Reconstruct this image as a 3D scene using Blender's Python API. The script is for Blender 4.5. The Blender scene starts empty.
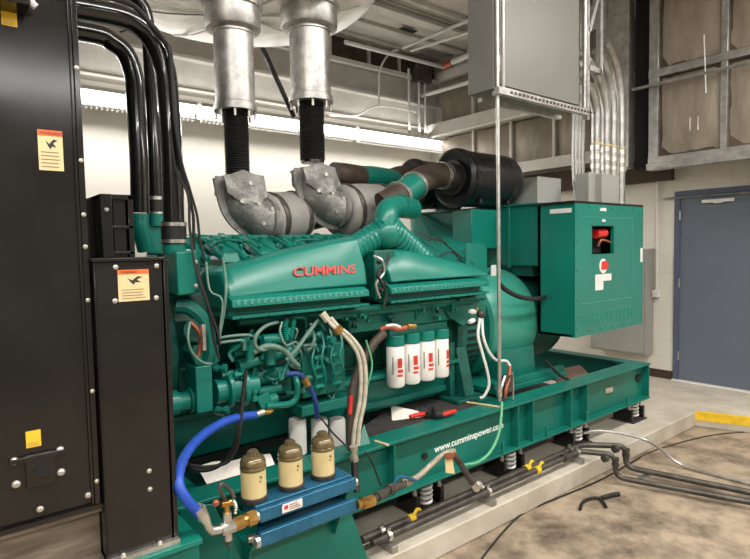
import bpy, bmesh, math, random
from mathutils import Vector, Matrix
random.seed(7)
S = bpy.context.scene; COL = S.collection
V = Vector; PI = math.pi
# ------------------------------------------------------------------ materials
def mat(name, col, rough=.5, metal=0., var=.12, scale=6., bump=.0, bscale=40., coat=0., spec=.5, col2=None, lo=.35, hi=.7, trans=0., rvar=.1, stretch=None):
    m = bpy.data.materials.new(name); m.use_nodes = True
    nt = m.node_tree; N = nt.nodes; L = nt.links; b = N['Principled BSDF']
    tc = N.new('ShaderNodeTexCoord'); src = tc.outputs['Object']
    if stretch:
        mp = N.new('ShaderNodeMapping'); mp.inputs['Scale'].default_value = stretch; L.new(src, mp.inputs['Vector']); src = mp.outputs['Vector']
    n = N.new('ShaderNodeTexNoise'); n.inputs['Scale'].default_value = scale; n.inputs['Detail'].default_value = 6; n.inputs['Roughness'].default_value = .6
    L.new(src, n.inputs['Vector'])
    r = N.new('ShaderNodeValToRGB'); r.color_ramp.elements[0].position = lo; r.color_ramp.elements[1].position = hi
    c2 = col2 or tuple(min(1, c*(1+var)) for c in col); c1 = col if col2 else tuple(c*(1-var) for c in col)
    r.color_ramp.elements[0].color = (*c1, 1); r.color_ramp.elements[1].color = (*c2, 1)
    L.new(n.outputs['Fac'], r.inputs['Fac']); L.new(r.outputs['Color'], b.inputs['Base Color'])
    mr = N.new('ShaderNodeMapRange'); mr.inputs['To Min'].default_value = max(0, rough-rvar); mr.inputs['To Max'].default_value = min(1, rough+rvar)
    L.new(n.outputs['Fac'], mr.inputs['Value']); L.new(mr.outputs['Result'], b.inputs['Roughness'])
    b.inputs['Metallic'].default_value = metal; b.inputs['Coat Weight'].default_value = coat
    b.inputs['Specular IOR Level'].default_value = spec
    if trans: b.inputs['Transmission Weight'].default_value = trans
    if bump:
        n2 = N.new('ShaderNodeTexNoise'); n2.inputs['Scale'].default_value = bscale; n2.inputs['Detail'].default_value = 5
        L.new(src, n2.inputs['Vector'])
        bp = N.new('ShaderNodeBump'); bp.inputs['Strength'].default_value = bump; bp.inputs['Distance'].default_value = .02
        L.new(n2.outputs['Fac'], bp.inputs['Height']); L.new(bp.outputs['Normal'], b.inputs['Normal'])
    return m
def emis(name, col, s):
    m = bpy.data.materials.new(name); m.use_nodes = True; b = m.node_tree.nodes['Principled BSDF']
    b.inputs['Base Color'].default_value = (*col, 1); b.inputs['Emission Color'].default_value = (*col, 1); b.inputs['Emission Strength'].default_value = s
    return m
def masonry(name, c1, c2, cm, w, h, axis):
    m = mat(name, c1, .8, var=.03); nt = m.node_tree; N = nt.nodes; L = nt.links; b = N['Principled BSDF']
    tc = N.new('ShaderNodeTexCoord'); mp = N.new('ShaderNodeMapping')
    mp.inputs['Rotation'].default_value = (PI/2, 0, 0) if axis == 'x' else (PI/2, 0, PI/2)
    L.new(tc.outputs['Object'], mp.inputs['Vector']); br = N.new('ShaderNodeTexBrick')
    sx = N.new('ShaderNodeSeparateXYZ'); cx = N.new('ShaderNodeCombineXYZ'); L.new(tc.outputs['Object'], sx.inputs[0])
    L.new(sx.outputs['X' if axis == 'x' else 'Y'], cx.inputs['X']); L.new(sx.outputs['Z'], cx.inputs['Y']); L.new(cx.outputs[0], br.inputs['Vector'])
    br.inputs['Color1'].default_value = (*c1, 1); br.inputs['Color2'].default_value = (*c2, 1); br.inputs['Mortar'].default_value = (*cm, 1)
    br.inputs['Scale'].default_value = 1; br.inputs['Brick Width'].default_value = w; br.inputs['Row Height'].default_value = h; br.inputs['Mortar Size'].default_value = .006
    L.new(br.outputs['Color'], b.inputs['Base Color'])
    bp = N.new('ShaderNodeBump'); bp.inputs['Strength'].default_value = .25; bp.inputs['Distance'].default_value = .01; bp.invert = True
    L.new(br.outputs['Fac'], bp.inputs['Height']); L.new(bp.outputs['Normal'], b.inputs['Normal'])
    return m
G = mat('green_paint', (.004,.140,.106), .40, var=.16, scale=3, coat=.0, spec=.4, bump=.04, bscale=60)
GL = mat('green_smooth_paint', (.004,.165,.124), .32, var=.08, scale=2, coat=.0, spec=.45)
GD = mat('shaded_green_casting', (.002,.090,.066), .45, var=.35, scale=9, bump=.15, bscale=70)  # engine green darkened, putting recess shade into the casting colour
GM = mat('pale_green_drum_paint', (.04,.27,.20), .34, var=.1, scale=2, coat=.0)
BK = mat('black_panel_steel', (.010,.009,.008), .16, metal=.0, var=.3, scale=5, rvar=.05, bump=.006, bscale=14, spec=.55)
ACM = mat('black_canister_paint', (.010,.010,.012), .32, var=.2, scale=3)
CHN = mat('dull_channel_steel', (.20,.165,.13), .45, metal=.3, var=.35, scale=6, stretch=(1,1,8))
BKG = mat('gloss_black_pipe', (.008,.008,.008), .16, var=.2, scale=4, coat=.6, rvar=.04)
RB = mat('black_rubber', (.012,.011,.011), .6, var=.3, scale=10)
RBB = mat('brown_rubber_hose', (.05,.034,.024), .6, var=.3, scale=14, bump=.2)
ZN = mat('zinc_bolt', (.62,.6,.55), .35, metal=.8, var=.2, scale=20)
GV = mat('galvanized_steel', (.50,.49,.47), .36, metal=.85, var=.22, scale=11, bump=.05, bscale=30)
FO = mat('silver_foil_jacket', (.80,.79,.77), .38, metal=.55, var=.10, scale=5, bump=.5, bscale=7)
DK = mat('silver_jacket_band', (.46,.45,.43), .40, metal=.8, var=.28, scale=14, bump=.10, bscale=24)
BL2 = mat('pale_grey_blanket_band', (.30,.285,.265), .6, metal=.1, var=.12, scale=5, bump=.35, bscale=9)
BL = mat('grey_insulation_blanket', (.15,.145,.135), .45, metal=.3, scale=7, bump=1., bscale=13, rvar=.15, col2=(.38,.37,.35))
BE = mat('grey_electrical_enamel', (.165,.165,.148), .42, metal=.1, var=.05, scale=3)
BEL = mat('light_grey_enamel', (.33,.33,.305), .42, metal=.1, var=.05, scale=3)
WH = mat('white_paint_metal', (.72,.71,.68), .4, var=.05)
WF = mat('white_filter_paint', (.78,.76,.72), .3, var=.04)
BLU = mat('blue_anodised', (.022,.13,.235), .33, metal=.35, var=.15, scale=9)
BHO = mat('blue_hose', (.015,.07,.42), .45, var=.12, scale=25)
BRS = mat('brass', (.58,.33,.10), .3, metal=.95, var=.25, scale=20)
SIL = mat('silver_fitting', (.66,.64,.60), .3, metal=.9, var=.2, scale=20)
DKI = mat('dark_iron_pipe', (.085,.075,.065), .45, metal=.5, var=.4, scale=14)
BRA = mat('braided_hose', (.42,.38,.30), .45, metal=.5, var=.25, scale=60, bump=.5, bscale=160)
BEI = mat('beige_hose', (.46,.42,.33), .5, var=.2, scale=30)
RED = mat('red_paint', (.62,.025,.02), .4, var=.1)
REDL = mat('red_lettering', (.60,.04,.03), .45, var=.05)
YEL = mat('yellow_paint', (.78,.50,.02), .55, var=.16, scale=12)
YLB = mat('yellow_label', (.80,.50,.03), .5, var=.08)
CRM = mat('cream_label', (.66,.52,.28), .5, var=.04)
ORL = mat('orange_label_band', (.75,.14,.03), .5, var=.04)
GMT = mat('matte_green_paint', (.004,.165,.124), .7, var=.1, spec=.2)
LIN = mat('faded_ink', (.22,.16,.09), .6, var=.1)
INK = mat('black_ink', (.02,.02,.02), .6, var=.1)
WIK = mat('white_lettering', (.80,.84,.80), .5, var=.02)
GRK = mat('green_garden_hose', (.12,.42,.2), .4, var=.1)
AMB = mat('yellowed_filter_element', (.62,.50,.25), .5, var=.1, scale=8)
BRZ = mat('smoked_bowl', (.16,.12,.055), .18, metal=.35, var=.3, scale=9, coat=.6)
CON = mat('pad_concrete', (.40,.35,.28), .8, var=.2, scale=3.5, bump=.12, bscale=45, col2=(.56,.51,.43))
FLR = mat('stained_floor_concrete', (.10,.075,.052), .65, scale=4.5, bump=.2, bscale=30, col2=(.37,.29,.205), lo=.30, hi=.60, rvar=.2)
FL2 = mat('pale_floor_concrete', (.34,.28,.21), .7, scale=2.2, bump=.08, bscale=30, col2=(.50,.43,.35), lo=.3, hi=.7)
WB = masonry('warm_white_block', (.76,.72,.65), (.755,.715,.645), (.745,.705,.635), .4, .2, 'x')
WR = masonry('warm_white_block_end', (.72,.68,.61), (.715,.675,.605), (.67,.63,.56), .4, .2, 'y')
WW = mat('plain_wall_paint', (.62,.58,.51), .85, var=.04, scale=2)
CEI = mat('ceiling_paint', (.56,.53,.48), .8, var=.1, scale=3)
BEAM = mat('painted_steel_beam', (.60,.57,.52), .55, var=.1, scale=4)
FBR = mat('foil_faced_batt', (.27,.225,.175), .5, metal=.1, var=.22, scale=3, bump=.6, bscale=4, stretch=(2,2,.6))
BRD = mat('dark_brown_board', (.075,.05,.032), .8, var=.4, scale=3)
DOOR = mat('slate_blue_door_paint', (.115,.135,.172), .55, var=.05, scale=4)
DFR = mat('dark_blue_frame_paint', (.08,.095,.15), .5, var=.08)
BRN = mat('brown_vinyl', (.05,.028,.018), .5, var=.2)
TUBE = emis('lit_tube', (1,.985,.95), 5.)
MATB = mat('black_absorbent_mat', (.03,.026,.024), .9, var=.4, scale=20, bump=.4, bscale=60)
PAP = mat('bright_gap_white', (.90,.83,.75), .85, var=.12, scale=10, bump=.3)  # extra pale so the stand-in sheet and heap read as lit floor
DRK = mat('painted_cavity_shade', (.008,.008,.008), .9, var=.2)  # flat black stands in for the shade inside holes, slots and gaps
REDC = mat('red_copper_tube', (.35,.10,.05), .4, metal=.4, var=.3, scale=20)
# ------------------------------------------------------------------ mesh helpers
def nb(): return bmesh.new()
def box(bm, x0, x1, y0, y1, z0, z1):
    M = Matrix.Translation(((x0+x1)/2, (y0+y1)/2, (z0+z1)/2)) @ Matrix.Diagonal((abs(x1-x0), abs(y1-y0), abs(z1-z0), 1))
    bmesh.ops.create_cube(bm, size=1, matrix=M); return bm
def hull(bm, pts):
    vs = [bm.verts.new(p) for p in pts]
    r = bmesh.ops.convex_hull(bm, input=vs)
    bmesh.ops.delete(bm, geom=[g for g in r['geom_interior'] if isinstance(g, bmesh.types.BMVert)], context='VERTS') if r['geom_interior'] else None
    return bm
def prism(bm, pts, vec):
    vec = V(vec); a = [bm.verts.new(p) for p in pts]; b = [bm.verts.new(V(p)+vec) for p in pts]
    n = len(pts); fs = [bm.faces.new(a), bm.faces.new(b[::-1])]
    for i in range(n): fs.append(bm.faces.new((a[i], b[i], b[(i+1) % n], a[(i+1) % n])))
    bmesh.ops.recalc_face_normals(bm, faces=fs); return bm
def frame(d):
    d = V(d).normalized(); u = d.cross(V((0,0,1)))
    if u.length < .05: u = d.cross(V((1,0,0)))
    u.normalize(); return d, u, d.cross(u).normalized()
def lathe(bm, p, d, prof, n=24):
    p = V(p); d, u, w = frame(d); rings = []
    for r, h in prof:
        c = p + d*h
        rings.append([bm.verts.new(c + (u*math.cos(2*PI*k/n) + w*math.sin(2*PI*k/n))*max(r, 1e-4)) for k in range(n)])
    fs = []
    for a, b in zip(rings, rings[1:]):
        for k in range(n): fs.append(bm.faces.new((a[k], a[(k+1) % n], b[(k+1) % n], b[k])))
    fs.append(bm.faces.new(rings[0][::-1])); fs.append(bm.faces.new(rings[-1]))
    bmesh.ops.recalc_face_normals(bm, faces=fs); return bm
def cyl(bm, a, b, r, r2=None, n=20):
    a = V(a); b = V(b); return lathe(bm, a, b-a, [(r, 0), (r if r2 is None else r2, (b-a).length)], n)
def smooth(pts, k=6):
    pts = [V(p) for p in pts]
    if len(pts) < 3: return pts
    P = [pts[0]*2-pts[1]] + pts + [pts[-1]*2-pts[-2]]; out = []
    for i in range(1, len(P)-2):
        a, b, c, d = P[i-1:i+3]
        for j in range(k):
            t = j/k; out.append(.5*((2*b) + (c-a)*t + (2*a-5*b+4*c-d)*t*t + (3*b-a-3*c+d)*t**3))
    out.append(pts[-1]); return out
def tube(bm, pts, r, n=10, k=6, rip=0., sm=True, r2=None):
    pts = smooth(pts, k) if sm else [V(p) for p in pts]
    d0, u, w = frame(pts[1]-pts[0]); rings = []; m = len(pts)
    for i, p in enumerate(pts):
        t = (pts[min(i+1, m-1)] - pts[max(i-1, 0)]).normalized()
        u = (u - t*u.dot(t)).normalized(); w = t.cross(u)
        rr = r if r2 is None else r + (r2-r)*i/(m-1)
        if rip: rr *= 1 + rip*(1 if i % 2 else -1)
        rings.append([bm.verts.new(p + (u*math.cos(2*PI*q/n) + w*math.sin(2*PI*q/n))*rr) for q in range(n)])
    fs = []
    for a, b in zip(rings, rings[1:]):
        for q in range(n): fs.append(bm.faces.new((a[q], a[(q+1) % n], b[(q+1) % n], b[q])))
    fs.append(bm.faces.new(rings[0][::-1])); fs.append(bm.faces.new(rings[-1]))
    bmesh.ops.recalc_face_normals(bm, faces=fs); return bm
def bend(pts, r, k=5):
    """fillet a polyline with arcs (rigid pipe)"""
    P = [V(p) for p in pts]; out = [P[0]]
    for a, b, c in zip(P, P[1:], P[2:]):
        u = (a-b).normalized(); v = (c-b).normalized(); rr = min(r, (a-b).length*.48, (c-b).length*.48)
        s, e = b+u*rr, b+v*rr
        for i in range(k+1):
            t = i/k; out.append(s*(1-t)**2 + b*2*t*(1-t) + e*t*t)
    out.append(P[-1]); return out
def pipe(bm, pts, r, br=.06, n=12): return tube(bm, bend(pts, br), r, n, sm=False)
def bolt(bm, p, d, r=.012, h=.01): r *= .68; return lathe(bm, p, d, [(r*1.25, 0), (r*1.25, h*.25), (r, h*.3), (r, h*.8), (r*.7, h)], 10)
def ball(bm, c, r, sx=1, sy=1, sz=1):
    bmesh.ops.create_uvsphere(bm, u_segments=16, v_segments=10, radius=r, matrix=Matrix.Translation(c) @ Matrix.Diagonal((sx, sy, sz, 1))); return bm
WL = {}
def obj(name, bm, m, parent=None, bevel=0., ang=35, kind=None, label=None):
    me = bpy.data.meshes.new(name)
    for f in bm.faces: f.smooth = True
    la = math.radians(ang)
    for e in bm.edges:
        if len(e.link_faces) != 2 or e.calc_face_angle(0) > la: e.smooth = False
    xs = [v.co for v in bm.verts]
    c = V(((min(v.x for v in xs)+max(v.x for v in xs))/2, (min(v.y for v in xs)+max(v.y for v in xs))/2, min(v.z for v in xs)))
    bmesh.ops.translate(bm, verts=bm.verts, vec=-c)
    bm.to_mesh(me); bm.free(); me.materials.append(m)
    o = bpy.data.objects.new(name, me); COL.objects.link(o)
    if parent: o.parent = parent; o.location = c - WL[parent.name]
    else: o.location = c
    WL[o.name] = c
    if bevel:
        b = o.modifiers.new('bevel', 'BEVEL'); b.width = bevel; b.segments = 2; b.limit_method = 'ANGLE'; b.angle_limit = math.radians(40)
    if kind: o['kind'] = kind
    if label: o['label'] = label
    return o
def tag(o, label, cat, group=None, kind=None):
    o['label'] = label; o['category'] = cat
    if group: o['group'] = group
    if kind: o['kind'] = kind
    return o
def thing(name, label, cat, loc, group=None):
    o = bpy.data.objects.new(name, None); COL.objects.link(o); o.location = loc; o.empty_display_size = .05
    WL[o.name] = V(loc); return tag(o, label, cat, group)
def struct(name, bm, m, **k): return obj(name, bm, m, kind='structure', **k)
def copytree(o, vec=None, label=None, parent=None):
    c = o.copy(); COL.objects.link(c); WL[c.name] = WL[o.name].copy()
    if parent: c.parent = parent
    if vec is not None: c.location = o.location + V(vec); WL[c.name] += V(vec)
    if label: c['label'] = label
    for ch in list(o.children):
        if ch is not c: copytree(ch, parent=c)
    return c
def text(name, s, size, M, m, parent=None, depth=.0015, sx=1., bold=0.):
    cu = bpy.data.curves.new(name, 'FONT'); cu.body = s; cu.size = size; cu.extrude = depth; cu.offset = bold; cu.align_x = 'LEFT'
    t = bpy.data.objects.new(name, cu); COL.objects.link(t); bpy.context.view_layer.update()
    me = bpy.data.meshes.new_from_object(t.evaluated_get(bpy.context.evaluated_depsgraph_get()))
    bpy.data.objects.remove(t); bm = nb(); bm.from_mesh(me); bm.transform(M @ Matrix.Diagonal((sx, 1, 1, 1)))
    return obj(name, bm, m, parent)
def textM(o, xd, yd):
    xd = V(xd).normalized(); yd = V(yd); yd = (yd - xd*yd.dot(xd)).normalized(); zd = xd.cross(yd)
    M = Matrix((xd, yd, zd)).transposed().to_4x4(); M.translation = V(o); return M
def sticker(name, par, x0, x1, z0, z1, y, base, bandm=None, words=None, bandh=.2, lines=5, marks=True):
    s = obj(name, box(nb(), x0, x1, y-.002, y, z0, z1), base, par)
    h = z1-z0; w = x1-x0
    if bandm: obj('label_band', box(nb(), x0, x1, y-.003, y-.0021, z1-h*bandh, z1), bandm, s)
    if words: text('lettering', words, h*bandh*.85, textM((x0+w*.08, y-.0035, z1-h*bandh*.82), (1,0,0), (0,0,1)), INK, s, .0004, sx=.9)
    b = nb()
    for i in range(lines): box(b, x0+w*.1, x1-w*random.uniform(.1,.25), y-.0026, y-.002, z0+h*(.08+.09*i), z0+h*(.08+.09*i)+h*.025)
    if lines: obj('text_lines', b, LIN, s)
    if marks:
        b = nb(); prism(b, [(x0+w*.3,y-.0026,z0+h*.74),(x0+w*.45,y-.0026,z0+h*.66),(x0+w*.62,y-.0026,z0+h*.78),(x0+w*.8,y-.0026,z0+h*.76),(x0+w*.6,y-.0026,z0+h*.68),(x0+w*.74,y-.0026,z0+h*.58),(x0+w*.55,y-.0026,z0+h*.6),(x0+w*.5,y-.0026,z0+h*.52),(x0+w*.4,y-.0026,z0+h*.6)], (0,.0005,0))
        obj('pictogram', b, INK, s)
    return s
# ------------------------------------------------------------------ camera
cam = bpy.data.cameras.new('camera'); co = bpy.data.objects.new('camera', cam); COL.objects.link(co); S.camera = co
yaw, pit, rol = math.radians(51.1), math.radians(3.3), math.radians(1.1)
F = V((math.cos(yaw)*math.cos(pit), math.sin(yaw)*math.cos(pit), -math.sin(pit)))
R0 = V((math.sin(yaw), -math.cos(yaw), 0)); U0 = R0.cross(F)
R = R0*math.cos(rol) - U0*math.sin(rol); U = U0*math.cos(rol) + R0*math.sin(rol)
M = Matrix((R, U, -F)).transposed().to_4x4(); M.translation = (0, 0, 1.63); co.matrix_world = M
cam.sensor_width = 36; cam.lens = 36*560/750; cam.clip_start = .05
# ------------------------------------------------------------------ room shell
LZ = -.14; CZ = 4.7
struct('floor', box(nb(), -3, 6.83, -3.5, 6.75, LZ-.1, LZ), FLR)
pad = prism(nb(), [(-3,2.19,LZ+.001),(5.66,2.19,LZ+.001),(6.83,-.85,LZ+.001),(6.83,6.75,LZ+.001),(-3,6.75,LZ+.001)], (0,0,-LZ-.001))
struct('concrete_pad', pad, CON, bevel=.008)
struct('wall_back', box(nb(), -3, 6.83, 6.75, 6.9, LZ, CZ), WB)
struct('wall_right', box(nb(), 6.83, 6.98, -3.5, 6.9, LZ, CZ), WR)
struct('wall_left', box(nb(), -3.1, -3, -3.5, 6.9, LZ, CZ), WW)
struct('wall_front', box(nb(), -3.1, 6.98, -3.6, -3.5, LZ, CZ), mat('grey_rear_wall', (.22,.21,.19), .85))
b = box(nb(), -3.1, 6.98, -3.6, 6.9, CZ, CZ+.1)
for i in range(24): box(b, -3, 6.83, -3.4+i*.43, -3.4+i*.43+.16, CZ-.05, CZ)
struct('ceiling', b, CEI)
# ceiling beams and pockets
for i, y in enumerate((2.2, 5.35)):
    b = box(nb(), -3, 6.6, y, y+.16, CZ-.16, CZ-.145); box(b, -3, 6.6, y, y+.16, CZ-.075, CZ-.06); box(b, -3, 6.6, y+.07, y+.09, CZ-.145, CZ-.06)
    struct('trim_%d' % (i+1), b, BEAM)
b = nb()
for (px, y) in ((4.2,5.95),(4.6,5.6),(5.3,5.85),(5.9,5.6),(5.75,5.0),(6.25,4.7)): box(b, px, px+.28, y, y+.10, CZ-.053, CZ-.0495)
obj('deck_pocket', b, DRK, kind='structure')
# back wall steel girt and upper panelling
b = box(nb(), -3, 6.7, 6.55, 6.75, 3.50, 3.53); box(b, -3, 6.7, 6.62, 6.75, 3.53, 3.86); box(b, -3, 6.7, 6.5, 6.75, 3.86, 3.90); box(b, -3, 6.7, 6.60, 6.75, 3.90, 4.24); box(b, -3, 6.7, 6.5, 6.75, 4.24, 4.30)
struct('trim_3', b, BEAM, bevel=.003)
b = box(nb(), -3, 6.7, 6.66, 6.75, 4.30, 4.64); struct('trim_4', b, BRD)
b = nb()
for x in (1.0, 2.2, 3.4, 4.6, 5.3, 5.9): box(b, x, x+.04, 6.62, 6.66, 4.3, 4.64)
box(b, -3, 6.7, 6.58, 6.66, 4.64, 4.68)
struct('trim_5', b, BEAM)
b = nb(); box(b, 6.70, 6.83, 6.35, 6.75, 2.6, 4.68); struct('trim_6', b, BEAM)
# -------- end wall upper: batt panels, shelf beam
EX = 6.62
def batt(name, y0, y1, z0, z1, x=EX):
    bm = nb(); n = max(3, int(abs(y1-y0)/.12)); m = max(3, int((z1-z0)/.12)); g = []
    for i in range(n+1):
        row = []
        for j in range(m+1):
            u = i/n; v = j/m; bul = math.sin(PI*u)*math.sin(PI*v)
            row.append(bm.verts.new((x+.03-.06*bul+random.uniform(-.006,.006), y0+(y1-y0)*u, z0+(z1-z0)*v)))
        g.append(row)
    for i in range(n):
        for j in range(m): bm.faces.new((g[i][j], g[i+1][j], g[i+1][j+1], g[i][j+1]))
    bk = [bm.verts.new((x+.1, y, z)) for y, z in ((y0,z0),(y1,z0),(y1,z1),(y0,z1))]; bm.faces.new(bk)
    bmesh.ops.recalc_face_normals(bm, faces=bm.faces)
    return struct(name, bm, FBR, ang=60)
ys = [6.45, 5.75, 5.05, 4.35, 3.65, 3.1]
k = 0
for a, c in zip(ys, ys[1:]):
    batt('insulation_panel', c+.02, a-.02, 3.56, 4.24); batt('insulation_panel', c+.02, a-.02, 2.78, 3.36)
b = nb()
for y in ys[1:]: box(b, EX-.02, EX+.1, y-.02, y+.02, 2.75, 4.3)
box(b, EX-.04, 6.83, 3.0, 6.5, 4.26, 4.4); struct('trim_7', b, BEAM)
b = box(nb(), 6.38, 6.83, 3.0, 6.5, 3.38, 3.46); box(b, 6.34, 6.38, 3.0, 6.5, 3.34, 3.54); box(b, 6.5, 6.83, 3.0, 6.5, 2.66, 2.74); box(b, 6.46, 6.5, 3.0, 6.5, 2.62, 2.76)
struct('trim_8', b, BEAM)
b = box(nb(), 6.72, 6.83, 2.9, 6.45, 2.34, 2.6); struct('trim_9', b, BRD)
# steel column left of the dark gap, with a black block as its shade
b = box(nb(), 6.15, 6.3, 3.12, 3.42, 2.46, CZ-.06); box(b, 6.10, 6.15, 3.08, 3.13, 2.46, CZ-.06); box(b, 6.12, 6.15, 3.36, 3.44, 2.46, CZ-.06)
struct('trim_10', b, GV)
b = box(nb(), 6.28, 6.5, 2.9, 3.10, 2.44, CZ-.06); struct('trim_11', b, DRK)
# overhead plenum of foil faced panels
PXF = 6.2
par = thing('overhead_plenum', 'overhead duct plenum faced with brown foil insulation panels above the blue door', 'air plenum', (6.5, 1, 2.5))
b = box(nb(), PXF+.03, 6.83, -.6, 2.88, 2.52, 4.6); obj('casing', b, BRD, par)
b = nb()
box(b, PXF-.03, PXF+.05, -.6, 2.9, 2.46, 2.54); box(b, PXF-.07, PXF+.06, -.6, 2.9, 2.40, 2.47)
box(b, PXF-.02, PXF+.03, 2.80, 2.9, 2.54, 4.6)
box(b, PXF-.03, PXF+.05, -.6, 2.9, 3.38, 3.46); box(b, PXF-.02, PXF+.05, -.6, 2.9, 4.42, 4.6)
ym = 2.17
for y in (ym, ym-.98, ym-1.9): box(b, PXF-.022, PXF+.04, y-.03, y+.03, 2.54, 4.45)
obj('frame', b, GV, par, bevel=.003)
for z0, z1 in ((2.56,3.36),(3.48,4.40)):
    for y0, y1 in ((ym+.04,2.78),(ym-.94,ym-.04),(ym-1.86,ym-1.02),(-.58,ym-1.94)):
        bm = nb(); n, m = 8, 8; g = []
        for i in range(n+1):
            g.append([bm.verts.new((PXF+.03-.05*math.sin(PI*i/n)**.5*math.sin(PI*j/m)**.5+random.uniform(-.006,.006), y0+(y1-y0)*i/n, z0+(z1-z0)*j/m)) for j in range(m+1)])
        for i in range(n):
            for j in range(m): bm.faces.new((g[i][j], g[i+1][j], g[i+1][j+1], g[i][j+1]))
        bmesh.ops.recalc_face_normals(bm, faces=bm.faces); obj('insulation_panel', bm, FBR, par, ang=60)
b = nb(); tube(b, [(6.12, 3.05, 3.29), (6.12, -.6, 3.29)], .018, 8); obj('tie_rod', b, GV, par)
b = nb(); tube(b, [(6.12, 2.335, 3.661), (6.12, 2.309, 3.092)], .006, 6); obj('pull_wire', b, WH, par)
b = nb()
for y in (2.462, 2.387): cyl(b, (6.14, y, 2.752), (6.14, y, 2.882), .007)
obj('handle', b, GV, par)
# door
DX = 6.83
def Dy(px, py): return 0
yl = 2.885
b = box(nb(), DX-.03, DX+.02, yl-.06, yl+.0, 0, 2.20); box(b, DX-.03, DX+.02, yl-1.14, yl-1.08, 0, 2.20); box(b, DX-.028, DX+.018, yl-1.135, yl-.005, 2.142, 2.205)
dr = struct('door_1', box(nb(), DX-.012, DX+.03, yl-1.08, yl-.06, .02, 2.14), DOOR)
obj('door_frame', b, DFR, dr, bevel=.003)
b = box(nb(), DX-.055, DX-.031, yl-.62, yl-.30, 2.05, 2.085); box(b, DX-.06, DX-.014, yl-.50, yl-.42, 2.04, 2.07)
obj('door_closer', b, WH, dr, bevel=.003)
for z in (.25, 1.1, 1.88):
    obj('hinge', cyl(nb(), (DX-.035, yl-.065, z), (DX-.035, yl-.065, z+.1), .009, n=10), SIL, dr)
obj('threshold', box(nb(), DX-.06, DX-.0, yl-1.14, yl, .001, .018), WH, dr)
struct('baseboard_right', box(nb(), DX-.015, DX, yl+.0, 6.75, .0, .10), BRN)
struct('baseboard_back', box(nb(), -3, 6.83, 6.735, 6.75, .0, .10), BRN)
# yellow edge strip
d = V((.359, -.933, 0)); n_ = V((-.933, -.359, 0)); p0 = V((5.66, 2.19, 0))
q = [p0 + n_*.003, p0 + d*1.6 + n_*.003, p0 + d*1.6 - n_*.05, p0 - n_*.05]
b = nb(); prism(b, [(v.x, v.y, -.075) for v in q], (0, 0, .079)); tag(obj('edge_strip', b, YEL), 'yellow painted warning strip along the raised floor edge near the door', 'edge strip')
# ------------------------------------------------------------------ wall lights and room lights
def strip_light(x0, x1, y, z, label, nm='strip_light', wall=True):
    t = thing(nm, label, 'light fixture', ((x0+x1)/2, y, z), 'fluorescent strips on the back wall' if wall else 'hanging fluorescent strips')
    b = box(nb(), x0, x1, y-.06, y+.10, z+.13, z+.17); box(b, x0, x1, y+.06, y+.10, z, z+.13)
    if wall: box(b, x0+.1, x0+.2, y+.1, 6.7499, z+.05, z+.15); box(b, x1-.2, x1-.1, y+.1, 6.7499, z+.05, z+.15)
    obj('housing', b, WH, t)
    b = nb()
    prism(b, [(x0+.01,y-.05,z+.13),(x0+.01,y+.055,z+.13),(x0+.01,y+.055,z+.01),(x0+.01,y-.01,z+.03)], (x1-x0-.02,0,0))
    obj('lit_diffuser', b, TUBE, t)
    b = nb(); k = int((x1-x0)/.05)
    for i in range(k): xx = x0+.03+i*(x1-x0-.06)/(k-1); box(b, xx-.004, xx+.004, y-.07, y+.05, z-.045, z+.012)
    box(b, x0, x1, y-.075, y-.07, z-.045, z-.035); box(b, x0, x1, y-.075, y-.07, z+.004, z+.012)
    obj('louvre', b, WH, t)
    return t
for x0, x1, lb in ((-2.3,.2,'lit fluorescent strip on the back wall behind the black radiator'), (.25,2.55,'lit fluorescent wall strip seen behind the black coolant pipes'), (2.6,4.83,'lit fluorescent wall strip seen between the two exhaust stacks'), (4.9,6.6,'lit fluorescent wall strip nearest the room corner above the air cleaners')):
    strip_light(x0, x1, 6.42, 3.17, lb)
def area(loc, rot, sx, sy, e, col=(1,.975,.935)):
    l = bpy.data.lights.new('lamp', 'AREA'); l.shape = 'RECTANGLE'; l.size = sx; l.size_y = sy; l.energy = e; l.color = col
    o = bpy.data.objects.new('lamp', l); COL.objects.link(o); o.location = loc; o.rotation_euler = rot; return o
for i, (x0, x1, y) in enumerate(((-2.6,.2,-1.6),(.3,3.2,-1.6),(3.3,6.2,-1.6),(-2.6,.2,.4),(.6,3.2,.4),(3.5,6.0,.4))):
    z = 3.2 if y < 0 else 4.2
    t = thing('hanging_strip_light', 'lit fluorescent strip hanging over the aisle in front of the generator', 'light fixture', ((x0+x1)/2, y, z), 'hanging fluorescent strips')
    b = box(nb(), x0, x1, y-.08, y+.08, z+.03, z+.10)
    for x in (x0+.3, x1-.3): cyl(b, (x, y, z+.1), (x, y, CZ-.05), .006, n=6)
    obj('housing', b, WH, t); obj('lit_diffuser', box(nb(), x0+.02, x1-.02, y-.07, y+.07, z-.04, z+.03), TUBE, t)
    area(((x0+x1)/2, y, z-.06), (0,0,0), x1-x0, .2, 78 if y > 0 else 48)
    area(((x0+x1)/2, y, z+.13), (PI,0,0), x1-x0, .2, 18)
area((3.9, 6.30, 3.12), (math.radians(-12),0,0), 5.2, .15, 50)
area((-.3, 6.30, 3.12), (math.radians(-12),0,0), 3.5, .15, 28)
area((3.9, 6.42, 3.43), (PI-.2,0,0), 5.2, .1, 10)
W = bpy.data.worlds.new('World'); S.world = W; W.use_nodes = True; W.node_tree.nodes['Background'].inputs[0].default_value = (1,.98,.95,1); W.node_tree.nodes['Background'].inputs[1].default_value = .25
S.view_settings.view_transform = 'Standard'; S.view_settings.look = 'None'; S.view_settings.gamma = 1; S.view_settings.exposure = 0.42
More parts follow.
